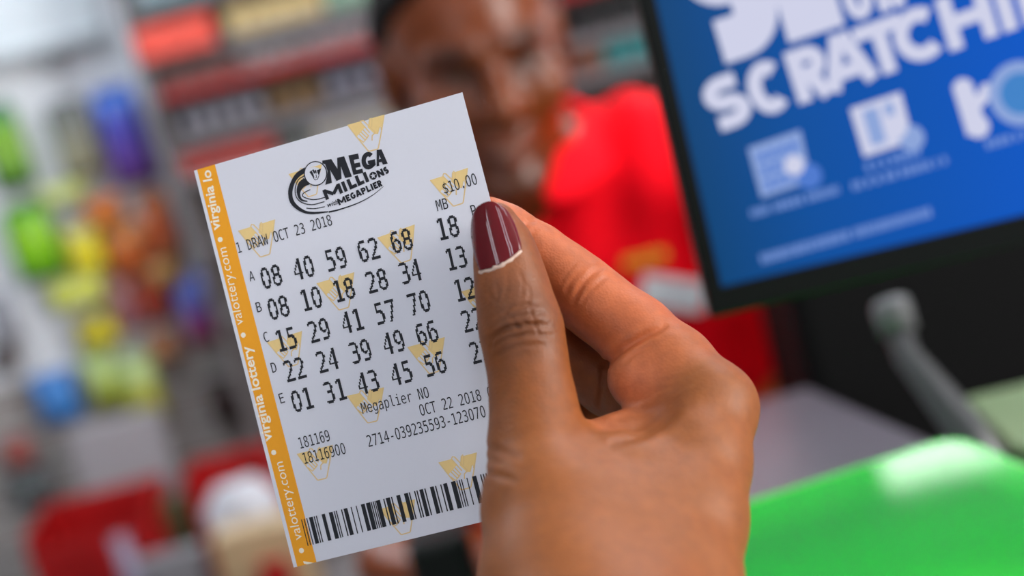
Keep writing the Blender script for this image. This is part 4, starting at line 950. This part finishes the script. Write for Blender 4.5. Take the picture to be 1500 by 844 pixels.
pt, nt_ = on_shirt(945, 380); pl_, _ = on_shirt(915, 388); pr_, _ = on_shirt(978, 372)
ex_ = pr_-pl_; EM = Plane(pt+nt_*0.0035, ex_, np.cross(nt_, ex_))
em = MB(); s_ = -.021; rr = random.Random(9)
while s_ < .02:
    w_ = rr.uniform(.003, .0055); em.prism([(s_, -.005), (s_+w_, -.005), (s_+w_, .005+rr.uniform(0, .003)), (s_, .005)], -.001, .0006, EM); s_ += w_+.0012
eo = em.build('embroidered_word', mat('embroidery_yellow', (244, 170, 40), 0.8), shirt); eo['label'] = 'yellow embroidered word'
# trousers and shoes, out of sight behind the counter
G4 = grid((-.26, 1.24, .0), (.28, 1.6, 1.0), .012)
tr_ = ell(G4, (.075, 1.41, .88), (.172, .135, .12))
for s_ in (-1, 1): tr_ = smin(tr_, chain(G4, [(.075+s_*.09, 1.42, .84, .095), (.075+s_*.10, 1.41, .48, .07), (.075+s_*.10, 1.42, .09, .06)], .03), .03)
V, Q = surface_nets(smax(tr_, G4[2]-.945+0*tr_, .004), (-.26, 1.24, .0), .012); Q = outward(V-V.mean(0), Q)
obj('trousers', V, Q, mat('trousers_dark', (34, 34, 38), 0.8), man, True)
for s_ in (-1, 1):
    G5 = grid((.075+s_*.1-.08, 1.22, -.02), (.075+s_*.1+.08, 1.52, .14), .008)
    sh = smax(chain(G5, [(.075+s_*.1, 1.44, .05, .05), (.075+s_*.1, 1.30, .035, .045)], .02), .002-G5[2]+0*G5[0]+0*G5[1], .006)
    V, Q = surface_nets(sh, (.075+s_*.1-.08, 1.22, -.02), .008); Q = outward(V-V.mean(0), Q); obj('shoe', V, Q, mat('shoe_black', (20, 20, 20), 0.4), man, True)
# ------------------------------------------------------------------ snack wall on the left
YW = 2.71
def dep(p): return (p-CAM) @ FWD
def wall_at(x, y, Y=YW-0.03): return PY(x, y, Y)
def bag(name, cx, cy, wp, hp, stops, label, cat, group=None, Y=YW-0.034, thick=0.028, header=None, tilt=0.0, axis=2):
    """a filled pouch hanging on the wall: crimped at top and bottom, bellied in the middle"""
    c = PY(cx, cy, Y); s_ = dep(c)/FPX; w_, h_ = wp*s_, hp*s_; nu_, nv_ = 12, 16; V = []; F = []
    for side in (1, -1):
        for j in range(nv_+1):
            for q in range(nu_+1):
                u_, v_ = -1+2*q/nu_, -1+2*j/nv_
                th = thick*(1-abs(u_)**2.4)**0.6*(1-abs(v_)**4)**0.7*(1.0 if side > 0 else 0.55)+0.0012
                th *= 1+0.10*math.sin(5*u_+3*v_+cx)
                pin = 1-0.05*(1-abs(v_)**3)
                zz = v_*h_/2+(0.003*math.sin(q*math.pi) if abs(v_) > .99 else 0)
                xx = u_*w_/2*pin
                ct_, st_ = math.cos(tilt), math.sin(tilt)
                V.append((c[0]+xx*ct_-zz*st_, c[1]-side*th, c[2]+xx*st_+zz*ct_))
    n_ = (nu_+1)*(nv_+1); W_ = nu_+1
    for j in range(nv_):
        for q in range(nu_):
            a = j*W_+q; F.append([a, a+1, a+W_+1, a+W_]); F.append([n_+a, n_+a+W_, n_+a+W_+1, n_+a+1])
    rim_ = [q for q in range(W_)]+[j*W_+nu_ for j in range(1, nv_+1)]+[nv_*W_+q for q in range(nu_-1, -1, -1)]+[j*W_ for j in range(nv_-1, 0, -1)]
    for a, b in zip(rim_, rim_[1:]+rim_[:1]): F.append([a, n_+a, n_+b, b])
    t = thing(name, (c[0], c[1], c[2]-h_/2), label, cat, group)
    obj('pouch', V, F, ramp_mat(name+'_print_%d_%d' % (cx, cy), stops, axis), t, True)
    # printed hanging card across the top with the metal peg through it
    hb_ = MB(); hh_ = h_*0.13; hb_.box((c[0]-(h_/2+hh_*0.3)*math.sin(tilt), c[1], c[2]+(h_/2+hh_*0.3)*math.cos(tilt)), (w_*0.8, 0.003, hh_), bevel=0.001)
    hb_.build('hanging_card', mat('card_%d_%d' % (cx, cy), header or stops[-1][1], 0.5), t)
    pg_ = MB(); z_ = c[2]+h_/2+hh_*0.35; pg_.tube([(c[0], YW-0.001, z_), (c[0], c[1]-thick-0.02, z_), (c[0], c[1]-thick-0.026, z_+0.008)], 0.0022, 8)
    pg_.build('peg_hook', mat('peg_metal', (150, 152, 155), 0.35, metal=0.6), t, True)
    return t
S_ = lambda *c: [(k_/(max(1, len(c)-1)), q) for k_, q in enumerate(c)]
GP = 'snack packs hanging on the wall'
bag('snack_pack', 8, 220, 62, 116, S_((20, 92, 52), (110, 160, 40), (120, 170, 36), (24, 108, 60)), 'dark green snack pack with lime middle, cut by the left edge near the top', 'snack pack', GP)
bag('snack_pack', 112, 208, 66, 104, S_((142, 140, 118), (150, 148, 122), (128, 130, 118), (96, 100, 100)), 'grey olive pack between the green and the blue packs', 'snack pack', GP)
bag('snack_pack', 184, 205, 66, 132, S_((120, 70, 150), (112, 78, 176), (90, 90, 200), (30, 104, 205)), 'tall blue and purple pack on the white wall, right of the olive pack', 'snack pack', GP)
bag('snack_pack', 50, 360, 72, 106, S_((40, 112, 24), (118, 184, 10), (140, 200, 8), (80, 146, 20)), 'round lime green bag at the far left', 'snack pack', GP, thick=0.034)
bag('snack_pack', 122, 362, 54, 80, S_((214, 206, 40), (236, 220, 28), (216, 208, 60), (150, 150, 140)), 'bright yellow bag beside the lime green bag', 'snack pack', GP)
bag('snack_pack', 92, 284, 74, 24, S_((206, 214, 110), (196, 208, 120)), 'small pale yellow green pack under the olive pack', 'snack pack', GP)
bag('snack_pack', 152, 312, 60, 40, S_((222, 140, 40), (196, 98, 20)), 'small orange pack above the orange brown bag', 'snack pack', GP)
bag('snack_pack', 190, 368, 66, 70, S_((186, 84, 20), (190, 92, 24), (200, 130, 60)), 'orange brown bag right of the bright yellow bag', 'snack pack', GP)
bag('snack_pack', 236, 335, 44, 92, S_((178, 120, 84), (206, 96, 50), (172, 92, 30)), 'narrow orange pack nearest the ticket at the height of its band top', 'snack pack', GP)
bag('snack_pack', 112, 430, 84, 40, S_((206, 212, 70), (214, 220, 110)), 'pale lemon bag under the bright yellow bag', 'snack pack', GP)
bag('snack_pack', 144, 488, 64, 48, S_((168, 158, 10), (204, 190, 16), (176, 166, 50)), 'mustard yellow bag below the pale lemon bag', 'snack pack', GP)
bag('snack_pack', 226, 440, 46, 66, S_((164, 96, 90), (156, 48, 20), (170, 70, 40)), 'dark red snack pack left of the blue and magenta pack', 'snack pack', GP)
bag('snack_pack', 182, 446, 36, 76, S_((160, 96, 110), (158, 112, 110)), 'dull pink pack between the mustard bag and the dark red pack', 'snack pack', GP)
bag('snack_pack', 242, 398, 56, 40, S_((196, 150, 70), (188, 140, 80)), 'tan pack above the dark red pack', 'snack pack', GP)
bag('snack_pack', 288, 455, 50, 96, S_((176, 40, 70), (150, 70, 130), (104, 108, 190), (100, 118, 196)), 'blue pack with a magenta foot beside the ticket', 'snack pack', GP)
bag('snack_pack', 240, 508, 50, 40, S_((176, 120, 76), (168, 116, 80)), 'light brown pack low beside the blue and magenta pack', 'snack pack', GP)
bag('snack_pack', 153, 560, 54, 82, S_((120, 120, 20), (140, 150, 30), (178, 200, 120), (170, 196, 130)), 'left one of the two pale green and olive bags hanging low', 'snack pack', GP)
bag('snack_pack', 208, 568, 54, 88, S_((168, 160, 10), (176, 172, 30), (182, 200, 120), (172, 196, 136)), 'right one of the two pale green and olive bags, more yellow below', 'snack pack', GP)
bag('snack_pack', 84, 586, 66, 72, S_((50, 100, 160), (60, 122, 190), (64, 126, 196)), 'plain blue bag left of the two pale green bags', 'snack pack', GP)
bag('snack_pack', 326, 592, 36, 66, S_((70, 52, 48), (64, 48, 46)), 'dark brown pack hanging alone left of the lower ticket edge', 'snack pack', GP, thick=0.018)
bag('snack_pack', 26, 664, 46, 40, S_((150, 60, 50), (146, 70, 62)), 'small dull red pack at the lower left edge', 'snack pack', GP)
bag('snack_pack', 44, 716, 62, 50, S_((78, 84, 86), (86, 92, 92)), 'dark grey pack under the small dull red pack', 'snack pack', GP)
bag('snack_pack', 6, 470, 40, 70, S_((150, 150, 158), (140, 142, 152)), 'pale grey pack at the left edge under the lime green bag', 'snack pack', GP)
bag('snack_pack', 8, 528, 38, 36, S_((70, 52, 48), (66, 50, 46)), 'dark brown pack at the left edge below the pale grey pack', 'snack pack', GP)

# white sign board high on the wall, with a small grey clip under it
p0 = PY(60, 26, YW-0.02); s_ = dep(p0)/FPX
sg = thing('wall_sign', (p0[0]-0.06, YW, p0[2]-0.06), 'blank white board high on the wall at the top left corner', 'sign board')
b = MB(); b.box((p0[0]-0.07, YW-0.011, p0[2]+0.09), (0.34, 0.018, 0.28), bevel=0.004); b.build('board', mat('sign_white', (226, 236, 242), 0.45, var=0.02), sg)
b = MB(); b.box((p0[0]-0.07, YW-0.014, p0[2]-0.055), (0.35, 0.026, 0.018), bevel=0.003); b.build('lower_rail', mat('sign_rail', (176, 184, 188), 0.4), sg)
p0 = PY(74, 80, YW-0.015)
cl2 = thing('wall_clip', (p0[0], YW, p0[2]-0.02), 'small grey clip fixed on the wall under the white board', 'clip')
b = MB(); b.box((p0[0], YW-0.012, p0[2]), (0.045, 0.022, 0.03), bevel=0.005); b.box((p0[0], YW-0.03, p0[2]-0.008), (0.02, 0.02, 0.012), bevel=0.003); b.build('clip_body', mat('clip_grey', (120, 124, 128), 0.5), cl2)

# slatted panel added in darker grey, standing for dimmer light low on the wall
lz = PY(60, 560, YW)[2]
lp = MB()
for k_ in range(9):
    lp.box((-0.55, YW-0.006, lz-0.03-0.085*k_), (1.5, 0.010, 0.078), bevel=0.003)
o = lp.build('wall_panel', mat('slat_panel_grey', (154, 148, 144), 0.7, scale=10)); o['kind'] = 'structure'

# back counter with red bins and packages --------------------------------------
zc_ = 0.66
bc = thing('back_counter', (-0.36, 2.43, 0), 'low grey back counter along the snack wall under the red bins', 'counter')
b = MB(); b.box((-0.36, 2.43, zc_-0.02), (2.02, 0.54, 0.04), bevel=0.006); b.build('worktop', mat('back_counter_top', (128, 124, 124), 0.5, scale=20), bc)
b = MB(); b.box((-0.36, 2.45, zc_/2-0.02), (1.98, 0.48, zc_-0.04), bevel=0.004); b.build('cabinet', mat('back_counter_body', (96, 92, 92), 0.6), bc)
def open_bin(px0, px1, ytop0, Y, hgt, depth, m, label, lean=0.0):
    a, b_ = PY(px0[0], px0[1], Y), PY(px1[0], px1[1], Y); x0, x1, z1 = a[0], b_[0], (a[2]+b_[2])/2; z0 = zc_+0.001; t_ = 0.006
    t = thing('display_bin', ((x0+x1)/2, Y+depth/2, z0), label, 'bin', 'red display bins on the back counter')
    w_ = x1-x0; zc2 = (z0+z1)/2
    q = MB(); q.box(((x0+x1)/2, Y, zc2), (w_, t_, z1-z0), bevel=0.002); q.build('front', m, t)
    q = MB(); q.box((x0+t_/2, Y+depth/2, zc2+0.015), (t_, depth-t_*1.1, z1-z0+0.03), bevel=0.002); q.box((x1-t_/2, Y+depth/2, zc2+0.015), (t_, depth-t_*1.1, z1-z0+0.03), bevel=0.002)
    q.box(((x0+x1)/2, Y+depth, zc2+0.015), (w_, t_, z1-z0+0.03), bevel=0.002); q.box(((x0+x1)/2, Y+depth/2, z0+t_/2), (w_-2.2*t_, depth-2*t_, t_)); q.build('body', m, t)
    return t
red2 = mat('bin_red', (168, 12, 14), 0.45, var=0.06)
open_bin((40, 812), (218, 764), 0, 2.30, 0, 0.16, red2, 'wide red plastic display bin at the lower left')
open_bin((272, 726), (398, 692), 0, 2.385, 0, 0.09, red2, 'red display bin half hidden by the ticket and the white bag')
def carton(px_, Y, sx_, sy_, sz_, m, name, label, cat, lid=None, z=None):
    c = PY(px_[0], px_[1], Y); t = thing(name, (c[0], Y+sy_/2, z if z is not None else zc_), label, cat)
    z0 = (z if z is not None else zc_)+0.001; z1 = c[2]
    q = MB(); q.box((c[0], Y+sy_/2, (z0+z1)/2), (sx_, sy_, z1-z0), bevel=0.003); q.build('carton', m, t)
    q = MB(); q.box((c[0]-sx_*0.25, Y+sy_/2, z1+0.001), (sx_*0.48, sy_*0.98, 0.002)); q.box((c[0]+sx_*0.25, Y+sy_/2, z1+0.001), (sx_*0.48, sy_*0.98, 0.002)); q.build('lid_flap', lid or m, t)
    return t
tanm = mat('carton_tan', (196, 168, 128), 0.75)
carton((372, 778), 2.21, 0.145, 0.06, 0, tanm, 'tan_carton', 'tan cardboard carton beside the lower left corner of the ticket', 'carton', mat('carton_tan_lid', (206, 182, 146), 0.75))
carton((398, 826), 2.185, 0.05, 0.014, 0, red2, 'red_packet', 'small red packet in front of the tan carton', 'packet')
carton((160, 622), 2.56, 0.17, 0.05, 0, mat('pale_carton', (160, 156, 160), 0.7), 'pale_carton', 'large pale grey carton standing behind the red bin', 'carton')
carton((242, 818), 2.24, 0.12, 0.035, 0, mat('grey_carton', (140, 138, 142), 0.6), 'grey_carton', 'low grey carton at the bottom between red bin and tan carton', 'carton')
carton((250, 735), 2.40, 0.045, 0.03, 0, mat('dark_green_tin', (70, 92, 60), 0.5), 'green_packet', 'small dull green packet right of the wide red bin', 'packet')
# soft white bag leaning on the red bin
c = PY(345, 745, 2.325); G6 = grid((c[0]-.11, 2.27, zc_-.01), (c[0]+.11, 2.378, c[2]+.09), .006)
d = ell(G6, (c[0]+.01, 2.325, c[2]-.012), (.068, .035, .062), [[.85, 0, .52], [0, 1, 0], [-.52, 0, .85]]); d = smin(d, ell(G6, (c[0], 2.325, zc_+.03), (.075, .038, .06)), .04)
d = d+np.float32(.004)*np.sin(G6[0]*90)*np.sin(G6[2]*70+G6[1]*60); d = smax(d, zc_+.002-G6[2]+0*d, .004)
V, Q = surface_nets(d, (c[0]-.11, 2.27, zc_-.01), .006); Q = outward(V-V.mean(0), Q)
wb = obj('plastic_bag', V, Q, mat('bag_white', (204, 206, 214), 0.4, var=0.16, scale=18), None, True)
tag(wb, 'crumpled white plastic bag on top of the tan carton beside the ticket', 'bag')
wb['label'] = 'crumpled white plastic bag behind the tan carton beside the ticket'
# till roll in front of the red bin
c = PY(178, 800, 2.225); t = thing('till_roll', (c[0], 2.225, zc_), 'pale lilac till roll standing in front of the wide red bin', 'till roll')
b = MB(); zt_ = PY(178, 786, 2.225)[2]; b.tube([(c[0], 2.225, zc_+.001), (c[0], 2.225, zt_)], 0.014, 24); b.build('paper', mat('roll_lilac', (140, 132, 152), 0.6), t, True)
b = MB(); b.tube([(c[0], 2.225, zt_-.01), (c[0], 2.225, zt_+.0015)], 0.006, 16); b.build('core', mat('roll_core', (90, 70, 60), 0.7), t, True)

# ------------------------------------------------------------------ cigarette rack behind the clerk
YR = 2.50
xl_ = PY(206, 60, YR)[0]-0.02; xr_ = xl_+1.02
rack = thing('cigarette_rack', ((xl_+xr_)/2, YR+0.1, zc_), 'wide pale cigarette rack behind the clerk with rows of coloured packs', 'rack')
rkm = mat('rack_pale', (98, 92, 92), 0.5, scale=20)
zrow = {}
for k_, q in enumerate(((330, 182), (300, 122), (262, 62), (236, 2))): pass
ZR = [PY(*q, YR)[2] for q in ((300, 255), (284, 203), (262, 132), (244, 80))]      # undersides of four rows at the left
top_z = ZR[3]+0.34
b = MB(); b.box(((xl_+xr_)/2, YR+0.195, (top_z+zc_)/2), (1.02, 0.02, top_z-zc_-0.002), bevel=0.003); b.build('back_panel', mat('rack_back', (92, 86, 84), 0.6), rack)
for x_ in (xl_+0.01, xr_-0.01):
    b = MB(); b.box((x_, YR+0.10, (top_z+zc_)/2+0.001), (0.02, 0.178, top_z-zc_), bevel=0.003); b.build('side_panel', rkm, rack)
shelf_z = [ZR[0]-0.25, ZR[0]-0.12]+ZR+[ZR[3]+0.085, ZR[3]+0.17, ZR[3]+0.255]
for z_ in shelf_z:
    b = MB(); b.box(((xl_+xr_)/2, YR+0.10, z_-0.006), (0.98, 0.18, 0.008), bevel=0.002); s1 = b.build('shelf', rkm, rack)
    b = MB(); b.box(((xl_+xr_)/2, YR+0.006, z_-0.006), (0.978, 0.004, 0.018), bevel=0.001); b.build('price_strip', mat('price_strip_%d' % int(abs(z_*1000)), ((150, 28, 28) if abs(z_-ZR[2]) < 1e-6 else (112, 108, 110)), 0.4), s1)
b = MB(); b.box(((xl_+xr_)/2, YR+0.10, zc_+0.062), (0.98, 0.17, 0.12), bevel=0.004); b.build('base_cabinet', mat('rack_base', (110, 106, 104), 0.6), rack)

PK = {}
def pack(kind, x, z, wd, hg, body, band, label, group, letters=False):
    """one upright pack standing on a rack shelf: carton, lid and front label"""
    body, band = tuple(v*0.82 for v in body), tuple(v*0.85 for v in band)
    key = (kind, round(wd, 4), round(hg, 4))
    loc = (x, YR+0.045, z)
    if key in PK:
        src = PK[key]; r_ = src.copy(); COL.objects.link(r_); r_.location = loc; r_['label'] = label; r_['group'] = group
        for ch in src.children:
            c_ = ch.copy(); COL.objects.link(c_); c_.parent = r_
        return r_
    t = thing('cigarette_pack', loc, label, 'cigarette pack', group); l_ = np.array(loc)
    q = MB(); q.box(l_+(0, 0, hg*0.5), (wd, 0.07, hg), bevel=0.0015); q.build('carton', mat('pack_'+kind, body, 0.35), t)
    q = MB(); q.box(l_+(0, -0.0362, hg*0.47), (wd*(0.5 if letters else 0.72), 0.002, hg*(0.42 if letters else 0.34)), bevel=0.0006); q.build('front_label', mat('pack_label_'+kind, band, 0.35), t)
    q = MB(); q.box(l_+(0, -0.0352, hg*0.80), (wd*1.002, 0.0008, 0.0016)); q.build('lid_line', mat('pack_line_'+kind, tuple(int(v*0.8) for v in body), 0.4), t)
    PK[key] = t
    return t
def xat(px_, z):          # x on the rack front where the row at height z meets this picture column
    best = min(np.linspace(xl_, xr_, 800), key=lambda x_: abs(750+FPX*((np.array([x_, YR+0.01, z+0.03])-CAM) @ RGT)/dep(np.array([x_, YR+0.01, z+0.03]))-px_))
    return best
ORD = ['first', 'second', 'third', 'fourth', 'fifth', 'sixth', 'seventh', 'eighth', 'ninth', 'tenth', 'eleventh', 'twelfth']
def row(z, x0p, x1p, n_, hg, kind, body, band, where, letters=False):
    xa, xb = xat(x0p, z), xat(x1p, z); wd = (xb-xa)/n_
    for k_ in range(n_):
        pack(kind, xa+wd*(k_+0.5), z-0.0018, wd*0.94, hg, body, band, ('%s from the left of the %s' if len(where.split()) < 11 else '%s of the %s') % (ORD[k_], where), 'cigarette packs on the rack', letters)
hr_ = ZR[1]-ZR[0]-0.022; h1_ = ZR[2]-ZR[1]-0.024; h2_ = ZR[3]-ZR[2]-0.02
row(ZR[0], 262, 400, 4, min(hr_, .05), 'red', (188, 44, 36), (206, 96, 84), 'red packs just above the ticket')
row(ZR[0], 405, 452, 2, min(hr_, .045), 'teal', (70, 86, 92), (120, 110, 90), 'two dull teal packs above the ticket')
row(ZR[0], 455, 575, 4, min(hr_, .05), 'white', (188, 188, 196), (160, 146, 92), 'white packs above the ticket and left of the face')
row(ZR[1], 262, 388, 5, h1_, 'black', (36, 36, 42), (176, 172, 184), 'black packs with pale letters over the red packs', True)
row(ZR[1], 392, 470, 3, h1_*0.86, 'olive', (92, 66, 30), (128, 92, 40), 'olive brown packs')
row(ZR[1], 474, 580, 4, h1_, 'navy', (48, 50, 62), (150, 148, 164), 'dark navy packs left of the face', True)
row(ZR[2], 232, 345, 4, h2_*0.75, 'maroon', (150, 112, 104), (128, 30, 30), 'grey and maroon packs under the red sign')
row(ZR[2], 350, 440, 3, h2_*0.85, 'silver', (176, 174, 178), (120, 70, 44), 'silver packs over the olive packs')
row(ZR[2], 444, 585, 5, h2_*0.9, 'lilac', (168, 160, 166), (140, 112, 100), 'pale lilac packs left of the face')
row(ZR[3], 330, 470, 5, .052, 'cream', (226, 196, 128), (236, 214, 160), 'cream yellow packs at the top')
row(ZR[3], 474, 570, 3, .052, 'mint', (120, 170, 136), (160, 196, 170), 'mint green packs at the top')
row(ZR[3]+0.085, 196, 300, 3, .06, 'sky', (86, 150, 160), (190, 208, 216), 'pale teal packs in the top left corner of the rack')
# right of the head
zR = [PY(*q, YR)[2] for q in ((900, 186), (900, 120), (900, 60))]
def near_shelf(z): return min(shelf_z, key=lambda q: abs(q-z))
za, zb_, zc3 = (near_shelf(z) for z in zR)
row(za, 838, 958, 5, h1_*0.9, 'teal_dark', (34, 110, 112), (196, 200, 208), 'dark teal packs over the red shoulder', True)
zb2 = shelf_z[shelf_z.index(za)+1]; zc2 = shelf_z[shelf_z.index(za)+2]
row(zb2, 842, 880, 2, .05, 'rust', (118, 72, 48), (150, 92, 66), 'rust brown packs beside the face')
row(zb2, 884, 960, 3, .05, 'aqua', (28, 126, 130), (40, 150, 150), 'aqua packs beside the monitor')
row(zc2, 838, 960, 5, .055, 'coal', (18, 20, 22), (34, 44, 46), 'coal black packs at the top beside the monitor')
# red sign clipped to the rack
p0, p1 = PY(206, 96, YR-0.012), PY(318, 62, YR-0.012); p2 = PY(250, 36, YR-0.012)
sgn_ = thing('rack_sign', ((p0[0]+p1[0])/2, YR-0.01, p0[2]), 'coral red sign panel clipped to the top left of the cigarette rack', 'sign')
zc4 = (p0[2]+p1[2])/2
b = MB(); b.box(((p0[0]+p1[0])/2, YR-0.012, zc4+0.028), (p1[0]-p0[0], 0.006, 0.056), bevel=0.003); b.build('panel', mat('sign_coral', (226, 82, 66), 0.4), sgn_)
b = MB(); b.box(((p0[0]+p1[0])/2, YR-0.006, zc4+0.03), (0.02, 0.012, 0.02), bevel=0.002); b.build('clip', mat('clip_grey', (120, 124, 128), 0.5), sgn_)

# unseen strip light, added so its reflection makes the acrylic lid's highlight
t = thing('wall_light', (0.92, YW-0.03, 2.0), 'long white strip light on the back wall to the right of the rack', 'wall light')
b = MB(); b.box((0.92, YW-0.02, 2.10), (0.62, 0.038, 0.22), bevel=0.006); b.build('light_frame', lamp_frame, t)
b = MB(); b.box((0.92, YW-0.045, 2.10), (0.58, 0.012, 0.18), bevel=0.003); b.build('diffuser', emis_mat('wall_light_diffuser', (240, 248, 240), 28.0), t)
